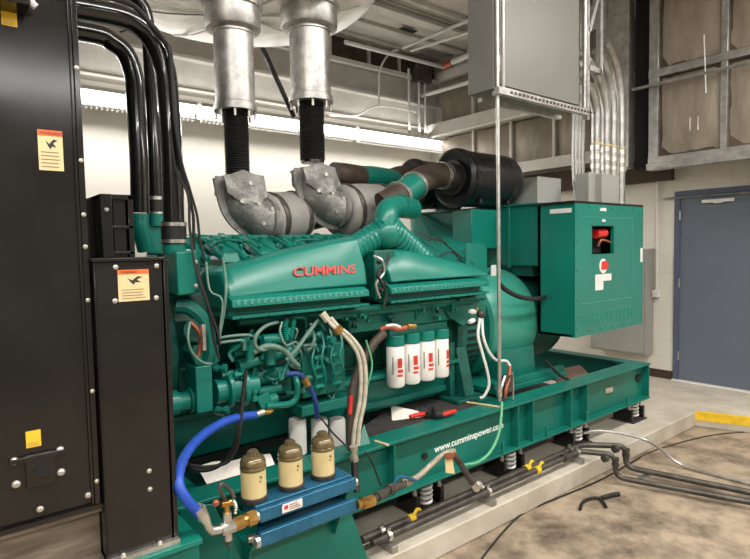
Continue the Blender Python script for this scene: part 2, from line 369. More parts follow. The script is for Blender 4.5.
# ------------------------------------------------------------------ skid frame
SX0, SX1, SY, SZ0, SZ1 = -.9, 5.09, 2.35, .21, .535
sk = thing('skid_frame', 'long green steel base frame on spring mounts with a white web address on its side', 'base frame', (2.2, 3.2, SZ0))
def rail(y, s, nm):
    b = box(nb(), SX0, SX1, y, y+s*.16, SZ1-.018, SZ1); box(b, SX0, SX1, y+s*.07, y+s*.085, SZ0+.015, SZ1-.018); box(b, SX0, SX1, y, y+s*.16, SZ0, SZ0+.015)
    return obj(nm, b, G, sk, bevel=.003)
near = rail(SY, 1, 'side_rail'); rail(4.05, -1, 'side_rail')
for x in (3.152, 3.325, 3.812, 4.04, .95, 1.15, 2.02):
    if x < 2.0: continue
    obj('stiffener', box(nb(), x-.006, x+.006, SY+.005, SY+.07, SZ0+.015, SZ1-.018), G, near)
obj('rail_hole', cyl(nb(), (4.99, 2.405, .40), (4.99, 2.422, .40), .036), DRK, near)
obj('rail_hole', cyl(nb(), (2.307, 2.405, 0.362), (2.307, 2.422, 0.362), .02), DRK, near)
obj('lifting_slot', box(nb(), 4.42, 4.536, 2.408, 2.421, 0.358, 0.401), ZN, near, bevel=.004)
obj('end_plate', box(nb(), SX1-.012, SX1, 2.36, 4.04, SZ0+.015, SZ1-.018), G, sk)
for x in (SX1-.14, 3.0, .8, -.5):
    b = box(nb(), x, x+.14, 2.44, 3.96, SZ1-.018, SZ1-.0005); box(b, x+.06, x+.075, 2.44, 3.96, SZ0+.01, SZ1-.018)
    obj('cross_member', b, G, sk)
obj('deck_plate', box(nb(), -.7, 4.2, 2.44, 3.96, .40, .41), GD, sk)
for p in map(V, [(4.678, 2.35, 0.28), (4.022, 2.35, 0.21), (2.975, 2.35, 0.278), (3.481, 2.35, 0.215)]):
    obj('lug', box(nb(), p.x-.008, p.x+.008, 2.345, 2.36, .225, .30), GL, near)
text('lettering', 'www.cumminspower.com', .062, textM((2.398, 2.4185, 0.356), (1,0,.02), (0,0,1)), WIK, near, .001, sx=1.02, bold=.0012)
# guard ledge bracket carrying the fan guard box, stand bracket carrying the blue filters
b = box(nb(), .42, .77, 2.02, 2.36, .525, .545); box(b, .42, .77, 2.06, 2.36, .30, .525); obj('ledge_bracket', b, GL, sk, bevel=.002)
b = box(nb(), -.9, .42, 2.13, 2.36, .515, .535); box(b, -.9, .42, 2.20, 2.36, .21, .515); obj('radiator_shelf', b, G, sk, bevel=.002)
b = nb(); prism(b, [(0.968, 2.24, 0.468),(1.599, 2.24, 0.364),(1.725, 2.24, 0.011),(1.75,2.24,.001),(0.968,2.24,.001)], (0,.012,0))
prism(b, [(1.50,2.10,.48),(1.50,2.35,.48),(1.50,2.35,.23),(1.50,2.21,.23)], (.01,0,0)); prism(b, [(1.03,2.10,.48),(1.03,2.35,.48),(1.03,2.35,.23),(1.03,2.21,.23)], (.01,0,0))
box(b, 1.0, 1.54, 2.08, 2.36, .385, .398)
obj('filter_bracket', b, GL, sk, bevel=.002)
b = nb(); prism(b, [(.80,2.345,.53),(.93,2.30,.53),(1.02,2.20,.27),(1.02,2.20,.0),(.80,2.345,.0)], (0,.012,0)); obj('gusset_plate', b, G, sk, bevel=.002)
# pale sheet standing in for bright floor seen below the oil pan
pd = obj('bright_gap_sheet', prism(nb(), [(1.011, 2.68, 0.553),(1.094, 2.68, 0.557),(1.202, 2.68, 0.534),(1.303, 2.68, 0.535),(1.415, 2.68, 0.517),(1.416, 2.62, 0.452),(1.307, 2.54, 0.412),(1.164, 2.54, 0.408),(1.04, 2.54, 0.43)], (0,.012,.004)), PAP)
tag(pd, 'pale sheet in the base frame standing in for the bright gap below the oil pan', 'stand-in sheet')
mt = obj('absorbent_mat', prism(nb(), [(1.798, 2.386, 0.52), (2.929, 2.508, 0.52), (3.248, 2.92, 0.52), (2.67, 2.989, 0.52), (1.92, 2.624, 0.52)], (0,0,.012)), MATB)
tag(mt, 'black absorbent mat spread between the base frame rails below the white filters', 'mat')
for a, c, lb in (((1.932, 2.422, 0.54), (1.945, 2.324, 0.54), 'pale wooden stick on the base frame edge by the green bracket'), ((2.899, 2.608, 0.54), (2.974, 2.372, 0.54), 'pale wooden stick on the base frame edge by the thin conduit')):
    tag(obj('marker_stick', cyl(nb(), a, c, .007, n=8), CRM), lb, 'stick')
wr = obj('bright_gap_heap', hull(nb(), [(2.489, 2.934, 0.53),(2.506, 2.678, 0.54),(2.467, 2.58, 0.53),(2.26, 2.657, 0.53),(2.421, 2.854, 0.56),(2.423, 2.618, 0.57)]), PAP); tag(wr, 'pale heap on the black mat standing in for a bright gap below the filters', 'stand-in heap')  # pale heap added for the bright floor showing through a gap
t1 = thing('hand_tool', 'red handled tool lying on the black mat nearer the pale heap', 'tool', (2.4, 2.575, 0.545))
b = nb(); tube(b, [(2.335, 2.569, 0.56), (2.38, 2.563, 0.565), (2.443, 2.556, 0.56)], .015, 8); obj('red_handle', b, RED, t1)
b = nb(); tube(b, [(2.452, 2.565, 0.556), (2.47, 2.52, 0.556), (2.473, 2.46, 0.556)], .012, 8); obj('shank', b, RB, t1)
t1 = thing('hand_tool', 'black and red trigger tool lying on the mat farther from the pale heap', 'tool', (2.582, 2.496, 0.545))
b = nb(); tube(b, [(2.512, 2.463, 0.56), (2.559, 2.456, 0.565), (2.636, 2.467, 0.56)], .015, 8); obj('red_handle', b, RED, t1)
b = nb(); tube(b, [(2.447, 2.523, 0.56), (2.555, 2.587, 0.57), (2.476, 2.481, 0.57), (2.512, 2.463, 0.56)], .018, 8); obj('black_body', b, RB, t1)
# spring isolators
iso = None
for i, (px, lb) in enumerate(((633,'spring mount under the far end of the green rail near the door'), (576,'spring mount under the rail beside the bent pipes'), (509,'spring mount under the rail between two strut clamps'), (420,'spring mount under the rail nearest the braided fuel hose'), (300,'spring mount hidden in shade under the rail behind the blue filters'))):
    x = {633:5.011, 576:4.062, 509:3.194, 420:2.36, 300:1.35}[px]
    if iso is None:
        iso = thing('spring_mount', lb, 'spring mount', (x, 2.48, .001), 'spring mounts under the near rail')
        obj('base_plate', box(nb(), x-.13, x+.13, 2.40, 2.62, .001, .012), DKI, iso)
        b = box(nb(), x-.10, x+.10, 2.43, 2.60, .19, .209); box(b, x-.12, x-.09, 2.42, 2.60, .014, .12); box(b, x+.09, x+.12, 2.42, 2.60, .014, .12); obj('housing', b, BK, iso, bevel=.003)
        b = nb()
        pts = [(x-.0+.034*math.cos(a*.7), 2.46+.034*math.sin(a*.7), .03+a*.0034) for a in range(48)]; tube(b, pts, .010, 6, sm=False); obj('coil_spring', b, WH, iso)
        b = nb()
        for s in (-1, 1): obj('adjusting_bolt', bolt(nb(), (x+s*.105, 2.45, .12), (0,0,1), .018, .06), ZN, iso)
        ix = x
    else: copytree(iso, (x-ix, 0, 0), lb)
# ------------------------------------------------------------------ radiator
RX = .442
ra = thing('radiator', 'tall black steel radiator cabinet with hazard labels at the left edge', 'radiator', (-.1, 3.1, .535))
b = box(nb(), -.85, RX-.02, 2.10, 4.0, .76, 3.05); obj('cabinet', b, BK, ra, bevel=.004)
b = box(nb(), RX-.02, RX-.002, 2.085, 4.0, .76, 3.05); box(b, RX-.03, RX-.02, 2.09, 2.1, .76, 3.05); obj('edge_flange', b, BK, ra, bevel=.002)
b = box(nb(), -.85, RX, 2.09, 3.9, .55, .565); box(b, -.85, RX, 2.09, 3.9, .73, .745); box(b, -.85, RX, 2.13, 2.14, .565, .73); obj('base_channel', b, CHN, ra)
obj('foot_strip', box(nb(), -.85, RX+.005, 2.08, 3.9, .745, .76), BK, ra)
for p in map(V, [(0.413, 2.1, 2.242), (0.424, 2.1, 1.938), (0.425, 2.1, 1.758), (0.429, 2.1, 1.65), (0.433, 2.1, 1.469), (0.435, 2.1, 1.157), (0.437, 2.1, 0.842)]):
     obj('bolt', bolt(nb(), (RX-.012, 2.085, p.z), (0,-1,0), .009, .008), ZN, ra)
for p in map(V, [(0.404, 2.1, 0.795), (0.26, 2.1, 0.791)]):
     obj('bolt', bolt(nb(), (p.x, 2.1, p.z), (0,-1,0), .013, .009), ZN, ra)
for px, py in ((96,499),):
    obj('stud', cyl(nb(), (RX-.012, 2.12, .76), (RX-.012, 2.12, .80), .008, n=8), ZN, ra)
# lifting bracket low left
b = box(nb(), 0.225, 0.309, 2.088, 2.0995, 0.87, 0.98); box(b, 0.181, 0.344, 2.085, 2.0995, 0.961, 0.977)
lf = obj('lifting_plate', b, BK, ra, bevel=.002)
obj('plate_hole', cyl(nb(), (0.27, 2.082, 0.923), (0.27, 2.0885, 0.923), .020), DRK, lf)
for p in map(V, [(0.196, 2.1, 0.969), (0.326, 2.1, 0.973), (0.198, 2.1, 0.893), (0.326, 2.1, 0.898)]):
     obj('bolt', bolt(nb(), (p.x, 2.0995, p.z), (0,-1,0), .015, .012), ZN, lf)
sticker('hazard_label', ra, 0.309, 0.38, 1.9, 2.03, 2.099, CRM, ORL, 'WARNING', .14, 5)
sticker('yellow_label', ra, 0.231, 0.273, 1.002, 1.056, 2.099, YLB, lines=3, marks=False)
sticker('yellow_label', ra, 0.228, 0.27, 2.34, 2.392, 2.099, YLB, lines=4, marks=False)
b = box(nb(), 0.148, 0.295, 2.0, 2.098, 2.381, 2.426); obj('top_rail_clip', b, BK, ra, bevel=.004)
b = nb(); tube(b, [(0.299, 2.05, 2.433), (0.304, 2.05, 2.41), (0.316, 2.05, 2.398)], .012, 8); obj('cable_stub', b, WH, ra)
# louvred box behind the cabinet edge
lx0, lx1 = 0.532, 0.651; lz1 = 1.851
lb_ = thing('louvred_box', 'small black louvred box between the radiator edge and the coolant pipes', 'vent box', (lx0, 2.3, 1.45))
b = box(nb(), lx0, lx0+.03, 2.3, 2.62, 1.4, lz1); box(b, lx1-.02, lx1, 2.3, 2.62, 1.4, lz1); box(b, lx0, lx1, 2.3, 2.62, lz1-.02, lz1); box(b, lx0, lx1, 2.56, 2.62, 1.4, lz1); box(b, lx0, lx0+.04, 2.292, 2.3, 1.4, lz1); box(b, lx0-.03, lx0, 2.40, 2.62, 1.4, lz1-.01)
for z in (1.62, 1.72): box(b, lx0, lx1, 2.3, 2.32, z, z+.012)
obj('housing', b, BK, lb_, bevel=.002)
for i in range(9):
    x = lx0+.05+i*(lx1-lx0-.08)/8; obj('louvre', box(nb(), x-.002, x+.003, 2.31, 2.36, 1.42, lz1-.02), BK, lb_)
b = nb(); bolt(b, (lx0+.02, 2.292, lz1-.06), (0,-1,0), .009, .008); obj('bolt', b, ZN, lb_)
# fan guard box
gx0, gx1, gy, gz0, gz1 = 0.446, 0.672, 2.06, .546, 1.598
fg = thing('guard_cabinet', 'narrow black guard cabinet with a hazard label in front of the radiator edge', 'guard box', ((gx0+gx1)/2, 2.2, gz0))
b = box(nb(), gx0, gx1, gy, gy+.02, gz0, gz1); box(b, gx0, gx0+.012, gy, 2.3, gz0, gz1); box(b, gx1-.012, gx1, gy, 2.3, gz0, gz1); obj('front_panel', b, BK, fg, bevel=.003)
b = box(nb(), gx0-.005, gx1+.012, gy-.012, 2.3, gz1, gz1+.012); obj('top_plate', b, BK, fg, bevel=.002)
b = box(nb(), gx1+.006, gx1+.022, gy+.0, 2.34, gz0, gz1-.0); box(b, gx1, gx1+.03, gy+.05, gy+.062, gz0, gz1); obj('side_flange', b, BK, fg, bevel=.002)
obj('foot_angle', box(nb(), gx0, gx1+.02, gy-.022, gy, gz0, gz0+.02), SIL, fg)
for p in map(V, [(0.516, 2.06, 1.61), (0.654, 2.06, 1.617), (0.509, 2.06, 1.462), (0.648, 2.06, 1.463), (0.598, 2.06, 0.84), (0.598, 2.06, 0.773)]):
     obj('bolt', bolt(nb(), (p.x, gy, min(p.z, gz1-.02)), (0,-1,0), .0105, .008), ZN, fg)
for x in (gx0+.05, gx1-.05): obj('bolt', bolt(nb(), (x, gy-.01, gz0+.02), (0,0,1), .012, .01), ZN, fg)
sticker('hazard_label', fg, 0.521, 0.625, 1.458, 1.568, gy-.001, CRM, ORL, 'WARNING', .14, 4)
# ------------------------------------------------------------------ coolant pipes
def hosepipe(nm, pts, r, lb, clamps=(), mt_=None, sl=None):
    t = thing(nm, lb, 'pipe', pts[-1], None)
    b = nb(); tube(b, pts, r, 16, 6); obj('pipe_run', b, mt_ or BKG, t)
    if sl:
        a, c = V(sl[0]), V(sl[1]); b = nb(); cyl(b, a, c, r*1.18, n=20); obj('rubber_sleeve', b, RB, t)
        for f in (.12, .88):
            p = a.lerp(c, f); dd = (c-a).normalized()*.008; b = nb(); cyl(b, p-dd, p+dd, r*1.24, n=20); obj('hose_clamp', b, SIL, t)
    return t
hosepipe('coolant_pipe', [(.38,2.62,2.631), (0.622, 2.62, 2.649), (0.762, 2.62, 2.645), (0.854, 2.62, 2.587), (0.906, 2.62, 2.456), (0.917, 2.62, 2.277), (0.922, 2.62, 2.05), (0.918, 2.62, 1.728)], .048, 'thick black coolant pipe curving down nearest the exhaust stacks', sl=((0.917, 2.62, 1.765), (0.916, 2.62, 1.663)))
hosepipe('coolant_pipe', [(.38,2.9,2.638), (0.684, 2.9, 2.652), (0.757, 2.9, 2.631), (0.818, 2.9, 2.587), (0.851, 2.9, 2.478), (0.854, 2.9, 2.325), (0.858, 2.9, 2.082), (0.852, 2.9, 1.822)], .045, 'thick black coolant pipe curving down nearest the radiator')
hosepipe('coolant_pipe', [(.38,3.0,2.891), (0.831, 3, 2.918), (0.92, 3, 2.892), (0.956, 3, 2.812), (0.963, 3, 2.612), (0.966, 3, 2.309), (0.964, 3, 2.027), (0.962, 3, 1.846)], .034, 'slimmer black coolant pipe between the two thick ones', sl=((0.96, 3, 1.918), (0.961, 3, 1.814)))
b = nb(); tube(b, [(0.57, 2.5, 2.655), (0.652, 2.5, 2.669), (0.746, 2.5, 2.66), (0.817, 2.5, 2.594), (0.891, 2.55, 2.549), (0.907, 2.55, 2.517), (0.909, 2.55, 2.438), (0.921, 2.55, 2.175), (0.936, 2.55, 1.997)], .012, 8)
tag(obj('vent_hose', b, RB), 'thin black hose running along the outside of the nearest coolant pipe', 'hose')
tag(obj('cable', tube(nb(), [(0.894, 2.5, 2.501), (0.897, 2.5, 2.251), (0.916, 2.5, 2.056), (0.955, 2.5, 1.904), (0.983, 2.5, 1.792), (0.993, 2.5, 1.678), (1.013, 2.5, 1.577)], .006, 6), RB), 'thin black cable hanging beside the thick coolant pipe to the engine top', 'cable')
tag(obj('cable', tube(nb(), [(0.912, 2.52, 2.213), (0.922, 2.52, 2.037), (0.945, 2.52, 1.927), (0.973, 2.52, 1.793), (0.971, 2.52, 1.633), (0.978, 2.48, 1.496), (1.003, 2.46, 1.381), (1.018, 2.44, 1.221), (1.038, 2.44, 1.135)], .007, 6), RB), 'long thin black cable drooping down past the manifold end to the engine front', 'cable')
tag(obj('cable', tube(nb(), [(0.883, 2.52, 2.166), (0.903, 2.52, 1.991), (0.945, 2.5, 1.881), (0.948, 2.5, 1.724), (0.954, 2.46, 1.543), (0.987, 2.44, 1.407), (1.025, 2.42, 1.268), (1.037, 2.42, 1.198)], .006, 6), RB), 'thin black cable strand nearest the coolant pipe sleeve', 'cable')
tag(obj('brace_wire', tube(nb(), [(0.795, 2.9, 2.686), (0.851, 2.9, 2.712), (0.913, 2.9, 2.731)], .005, 6), RB), 'thin dark brace wire between two coolant pipes', 'wire')
# ------------------------------------------------------------------ diesel engine
en = thing('diesel_engine', 'large green V diesel engine with red lettering on its intake manifold', 'engine', (1.8, 3.2, .53))
# block, heads
b = box(nb(), .92, 2.9, 2.90, 3.6, .62, 1.38); prism(b, [(.92,2.90,1.0),(.92,2.74,1.28),(.92,2.86,1.55),(.92,3.2,1.60),(.92,3.5,1.55),(.92,3.66,1.28),(.92,3.6,1.0)], (1.98,0,0))
for z in (.84, 1.0, 1.14): box(b, .95, 2.88, 2.875, 2.90, z, z+.02)
for i in range(9): x = 1.0+i*.23; box(b, x, x+.03, 2.88, 2.90, .66, 1.3)
obj('engine_block', b, GD, en, bevel=.006)
b = nb(); prism(b, [(.90,2.76,.82),(.90,2.74,.78),(.90,2.80,.57),(.90,2.95,.50),(.90,3.5,.50),(.90,3.66,.62),(.90,3.66,.82)], (2.0,0,0)); pan = obj('oil_pan', b, G, en, bevel=.008)
b = box(nb(), .84, 2.94, 2.70, 2.78, .80, .825); obj('pan_rail', b, G, en, bevel=.003)
for i in range(16):
    obj('pan_bolt', bolt(nb(), (.92+i*.13, 2.725, .80), (0,0,-1), .010, .012), G, pan)
# front gear housing
b = nb(); prism(b, [(.78,2.72,.86),(.78,2.66,1.12),(.78,2.74,1.38),(.78,2.92,1.52),(.78,3.4,1.52),(.78,3.6,1.3),(.78,3.6,.7),(.78,2.9,.66)], (.16,0,0)); obj('gear_housing', b, GD, en, bevel=.01)
b = box(nb(), 0.956, 1.037, 2.52, 2.66, 0.871, 1.092); obj('housing_plate', b, GL, en, bevel=.006)
b = nb(); prism(b, [(0.967, 2.54, 1.093), (0.942, 2.54, 1.162), (0.971, 2.54, 1.191), (1.083, 2.54, 1.177), (1.085, 2.54, 1.095), (1.049, 2.54, 1.076)], (0,.12,0)); obj('housing_shoulder', b, G, en, bevel=.006)
b = nb(); tube(b, [(0.907, 2.6, 1.375), (0.96, 2.58, 1.363), (1.008, 2.56, 1.313), (1.035, 2.55, 1.235), (1.037, 2.55, 1.148), (1.019, 2.56, 1.082)], .035, 10); obj('arched_rib', b, G, en)
c0 = V((0.903, 2.6, 0.923)); b = nb(); lathe(b, c0-V((.06,0,0)), (1,0,0), [(.045,0),(.058,.01),(.058,.05),(.045,.055),(.045,.10),(.06,.105),(.06,.15)], 24); obj('drive_hub', b, GL, en)
c0 = V((1.058, 2.56, 0.95)); b = nb(); lathe(b, c0, (1,0,0), [(.06,0),(.06,.05),(.09,.055),(.09,.075),(.072,.08),(.072,.12),(.095,.125),(.095,.15),(.055,.155),(.055,.22)], 28)
for k in range(8):
    a = k*PI/4; bolt(b, c0+V((.125,.084*math.cos(a),.084*math.sin(a))), (-1,0,0), .009, .014)
obj('gear_pump', b, GL, en)
obj('cover_boss', cyl(nb(), (0.997, 2.6, 1.253), (0.974, 2.54, 1.261), .055), GD, en)
b = nb(); tube(b, [(0.94, 2.52, 1.304), (0.968, 2.5, 1.266), (0.98, 2.5, 1.219), (0.963, 2.5, 1.146)], .010, 8); obj('copper_tube', b, REDC, en)
b = box(nb(), 0.975, 0.994, 2.47, 2.50, 1.172, 1.292); obj('sensor_plate', b, SIL, en, bevel=.003)
# outlet housings under the coolant pipes
b = nb(); hull(b, [(0.881, 2.5, 1.626),(0.973, 2.5, 1.633),(0.971, 2.5, 1.473),(0.956, 2.5, 1.433),(0.882, 2.5, 1.429),(0.876, 2.66, 1.608),(0.879, 2.66, 1.439),(1.09, 2.75, 1.623),(1.082, 2.75, 1.421),(0.914, 2.7, 1.645)])
obj('thermostat_housing', b, GL, en, bevel=.006)
obj('outlet_neck', cyl(nb(), (0.914, 2.62, 1.616), (0.916, 2.62, 1.667), .052), GL, en)
for q in [(0.966, 2.5, 1.578), (0.966, 2.5, 1.469)]: obj('bolt', bolt(nb(), q, (0,-1,0), .013, .012), ZN, en)
b = nb(); hull(b, [(0.903, 2.98, 1.782),(0.984, 2.98, 1.793),(0.982, 2.98, 1.611),(0.901, 2.98, 1.612),(0.945, 3.12, 1.789),(1.036, 3.12, 1.801),(1.028, 3.12, 1.61),(0.943, 3.12, 1.612)]); obj('outlet_housing', b, GL, en, bevel=.01)
obj('outlet_neck', cyl(nb(), (0.958, 3, 1.762), (0.958, 3, 1.825), .044), GL, en)
obj('outlet_elbow', tube(nb(), [(0.851, 2.9, 1.817), (0.85, 2.9, 1.787), (0.853, 2.9, 1.738), (0.879, 2.92, 1.638)], .042, 14), GL, en)
# upper water rail and rocker covers
zt = 1.69
b = nb(); cyl(b, ((0.9, 2.266, 1.674)[0] if 0 else 1.02, 3.2, zt), (2.5, 3.2, zt), .035)
for i in range(9): x = 1.05+i*.17; cyl(b, (x, 3.2, zt), (x+.025, 3.2, zt), .044)
obj('water_rail', b, GL, en)
for i in range(8):
    x = 1.0+i*.225
    b = nb(); hull(b, [(x,2.80,1.56),(x+.17,2.80,1.56),(x,3.05,1.66),(x+.17,3.05,1.66),(x+.02,2.82,1.62),(x+.15,2.82,1.62),(x+.02,3.03,1.72),(x+.15,3.03,1.72)])
    rc = obj('rocker_cover', b, GL if i % 2 else G, en, bevel=.012)
    for u, w in ((.03,2.86),(.14,2.86),(.03,3.0),(.14,3.0)): obj('cover_bolt', bolt(nb(), (x+u, w, 1.60+(w-2.8)*.4+.02), (0,-.35,1), .014, .016), GL, rc)
    obj('cover_cap', cyl(nb(), (x+.085, 2.93, 1.64), (x+.085, 2.92, 1.705), .028), GL, rc)
    obj('water_branch', tube(nb(), [(x-.05,3.19,zt), (x+.0,3.08,zt-.01), (x+.07,2.93,1.67), (x+.14,2.78,1.58)], .021, 10), G, en)
    obj('injector_line', tube(nb(), [(x+.11,3.1,1.67), (x+.15,2.98,1.705), (x+.19,2.86,1.66), (x+.2,2.74,1.60)], .007, 8), GL, en)
for i in range(14):
    x = 1.0+random.random()*1.5; y = 2.74+random.random()*.35
    obj('fuel_line', tube(nb(), [(x,y,1.65),(x+.05,y+.04,1.675),(x+.14,y-.03,1.68),(x+.2,y+.02,1.65)], .006, 6), G, en)
# far bank silhouette
for i in range(8):
    x = 1.05+i*.225; b = nb(); hull(b, [(x,3.3,1.55),(x+.17,3.3,1.55),(x,3.6,1.5),(x+.17,3.6,1.5),(x+.02,3.32,1.68),(x+.15,3.32,1.68),(x+.02,3.56,1.62),(x+.15,3.56,1.62)]); obj('rocker_cover', b, G, en, bevel=.012)
# intake manifolds (aftercooler housings)
def manifold(nm, A, yF, yB):
    """A: stations (lower front point, upper front point); the front face leans back"""
    b = nb(); sec = []
    for p, q in A:
        p = V(p); q = V(q)
        sec.append([V((p.x,yF,p.z)), V((p.x,yF+.015,p.z+.35*(q.z-p.z))), V((p.x,q.y-.02,q.z-.012)), V((p.x,q.y+.02,q.z)), V((p.x,yB,q.z-.01)), V((p.x,yB,p.z))])
    rings = [[b.verts.new(v) for v in s] for s in sec]
    for r0, r1 in zip(rings, rings[1:]):
        for k in range(6): b.faces.new((r0[k], r0[(k+1)%6], r1[(k+1)%6], r1[k]))
    b.faces.new(rings[0][::-1]); b.faces.new(rings[-1]); bmesh.ops.recalc_face_normals(b, faces=b.faces)
    return obj(nm, b, GL, en, bevel=.012, ang=50)

mL = manifold('intake_manifold', [((1.124, 2.5, 1.398),(1.184, 2.6, 1.521)),((1.17, 2.5, 1.399),(1.222, 2.6, 1.545)),((1.516, 2.5, 1.411),(1.583, 2.6, 1.623)),((1.804, 2.5, 1.414),(1.883, 2.6, 1.674)),((1.965, 2.5, 1.416),(2.051, 2.6, 1.697))], 2.5, 2.84)
mR = manifold('intake_manifold', [((2.145, 2.5, 1.418),(2.25, 2.6, 1.537)),((2.208, 2.5, 1.42),(2.318, 2.6, 1.616)),((2.339, 2.5, 1.422),(2.436, 2.6, 1.614)),((2.547, 2.5, 1.421),(2.652, 2.6, 1.577)),((2.973, 2.5, 1.423),(3.114, 2.6, 1.496)),((3.025, 2.5, 1.424),(3.147, 2.6, 1.473))], 2.5, 2.84)
bz0, bz1 = 1.357, 1.4
for par_, xa, xb in ((mL, 1.12, 1.94), (mR, 2.103, 2.976)):
    b = nb(); prism(b, [(xa,2.50,bz1+.01),(xa,2.46,bz1-.01),(xa,2.455,bz0),(xa,2.55,bz0-.012),(xa,2.8,bz0-.012),(xa,2.8,bz1+.01)], (xb-xa,0,0))
    obj('bolting_flange', b, GL, en, bevel=.003)
    b = nb(); n = int((xb-xa)/.036)
    for i in range(n):
        x = xa+.03+i*(xb-xa-.05)/n
        prism(b, [(x,2.463,bz1-.006),(x+.013,2.463,bz1-.006),(x+.005,2.452,bz0+.012),(x-.008,2.452,bz0+.012)], (0,.02,.002))
    obj('clamp_teeth', b, GL, par_)
    lz = 1.302
    b = nb(); box(b, xa+.0, xb-.0, 2.46, 2.7, lz, lz+.014); box(b, xa+.01, xb-.01, 2.53, 2.75, lz+.014, bz0-.01)
    for i in range(6): x = xa+.05+i*(xb-xa-.1)/5; bolt(b, (x, 2.46, lz+.007), (0,-1,0), .010, .010)
    obj('manifold_ledge', b, G, en, bevel=.003)
text('lettering', 'CUMMINS', .070, textM((1.481, 2.512, 1.487), (1,.0,0), (0,.33,1)) @ Matrix(((1,.25,0,0),(0,1,0,0),(0,0,1,0),(0,0,0,1))), REDL, mL, .006, sx=1.30, bold=.0006)
# end tip of the flange
# intake pipework
def ribbed(nm, pts, r, m=GL, par=en, r2=None, rip=.03, k=6): return obj(nm, tube(nb(), pts, r, 20, k, rip=rip, r2=r2), m, par)
ribbed('intake_branch', [(1.902, 2.7, 1.547), (1.991, 2.7, 1.604), (2.098, 2.7, 1.657), (2.193, 2.68, 1.711), (2.242, 2.66, 1.76)], .082, rip=.045)
ribbed('intake_branch', [(2.601, 2.7, 1.519), (2.494, 2.7, 1.594), (2.39, 2.68, 1.654), (2.298, 2.66, 1.71), (2.242, 2.66, 1.76)], .088, rip=.045)
ribbed('intake_riser', [(2.224, 2.66, 1.673), (2.234, 2.66, 1.747), (2.26, 2.68, 1.829), (2.354, 2.74, 1.879), (2.52, 2.84, 1.897), (2.731, 2.95, 1.897)], .074, rip=0)
obj('riser_flange', cyl(nb(), (2.476, 2.8, 1.9), (2.547, 2.84, 1.898), .078), GL, en)
obj('branch_saddle', ball(nb(), (2.233, 2.66, 1.71), .098), GL, en)
b = nb()
for q in [(2.058, 2.52, 1.544), (2.08, 2.52, 1.496), (2.049, 2.52, 1.463), (2.093, 2.52, 1.414), (2.062, 2.52, 1.381)]: obj('clamp_bolt', bolt(nb(), q, (.2,-1,0), .018, .03), DKI, en)
b = nb(); box(b, 2.069, 2.225, 2.56, 2.8, 1.317, 1.613); obj('centre_casting', b, GD, en, bevel=.01)
for pts in ("374,256,2.5 382,260,2.46 384,272,2.46 376,284,2.46 380,296,2.48", "388,258,2.5 396,262,2.48 380,275,2.45 386,292,2.46", "372,270,2.5 380,279,2.46 388,283,2.46"):
    pass
obj('fuel_line', tube(nb(), [(2.013, 2.5, 1.58), (2.039, 2.46, 1.556), (2.052, 2.46, 1.487), (1.992, 2.46, 1.422), (2.035, 2.48, 1.338)], .008, 6), SIL, en)
obj('fuel_line', tube(nb(), [(2.134, 2.5, 1.577), (2.07, 2.48, 1.521), (1.999, 2.45, 1.473), (2.064, 2.46, 1.372), (2.048, 2.46, 1.292)], .009, 6), RB, en)
# lower side furniture
b = nb(); cyl(b, (1.203, 2.58, 1.272), (3.066, 2.58, 1.265), .022); cyl(b, (1.768, 2.6, 1.254), (2.941, 2.6, 1.252), .03); obj('fuel_rail', b, G, en)
b = nb(); box(b, 1.914, 3.138, 2.62, 2.86, 1.126, 1.254); obj('side_casting', b, G, en, bevel=.01)
for i in range(10): x = 1.8+i*.125; obj('side_lug', cyl(nb(), (x,2.62,1.24), (x,2.60,1.24), .022), GL, en)
b = nb(); hull(b, [(2.646, 2.6, 1.26),(3.025, 2.6, 1.245),(3.023, 2.6, 1.118),(2.857, 2.6, 1.079),(2.739, 2.6, 1.145),(2.85, 2.8, 1.232),(3.258, 2.8, 1.216),(3.256, 2.8, 1.079),(3.077, 2.8, 1.036)]); obj('lift_bracket', b, G, en, bevel=.006)
# oil filters
f0 = None
for i, (px, dt) in enumerate(((395.5,0),(411.5,0),(426,0),(440,0))):
    x = 2.292+i*.134; z0, z1 = .745, 1.01
    b = nb(); lathe(b, (x,2.65,z0), (0,0,1), [(.04,0),(.052,.006),(.058,.02),(.058,z1-z0-.01),(.052,z1-z0)], 28)
    f = obj('oil_filter', b, WF, en)
    b = nb()
    for u0, u1, zz0, zz1 in ((-1.9,-1.35,.13,.19),(-1.9,-1.2,.10,.12),(-1.95,-1.3,.075,.09)):
        n = 5; P0 = []
        for s in range(n+1):
            a = u0+(u1-u0)*s/n + (-.15 if i < 3 else .3); P0.append((x+.0588*math.cos(a), 2.65+.0588*math.sin(a)))
        for (xa, ya), (xb, yb) in zip(P0, P0[1:]):
            vs = [b.verts.new(v) for v in ((xa,ya,z0+zz0),(xb,yb,z0+zz0),(xb,yb,z0+zz1),(xa,ya,z0+zz1))]; b.faces.new(vs)
    obj('red_label', b, REDL, f)
    b = nb()
    for s in range(1): 
        a = -2.55; box(b, x+.0588*math.cos(a)-.003, x+.0588*math.cos(a)+.003, 2.65+.0588*math.sin(a)-.001, 2.65+.0588*math.sin(a)+.002, z0+.09, z0+.2)
    obj('label_text', b, INK, f)
b = nb(); x0 = 2.292
for i in range(4): cyl(b, (x0+i*.134,2.65,1.012), (x0+i*.134,2.65,1.075), .060)
box(b, x0-.05, x0+.46, 2.64, 2.88, 1.06, 1.12); obj('filter_head', b, GL, en, bevel=.003)
b = nb(); box(b, 1.987, 2.9, 2.76, 2.9, .60, .64); obj('side_rib', b, G, en, bevel=.004)
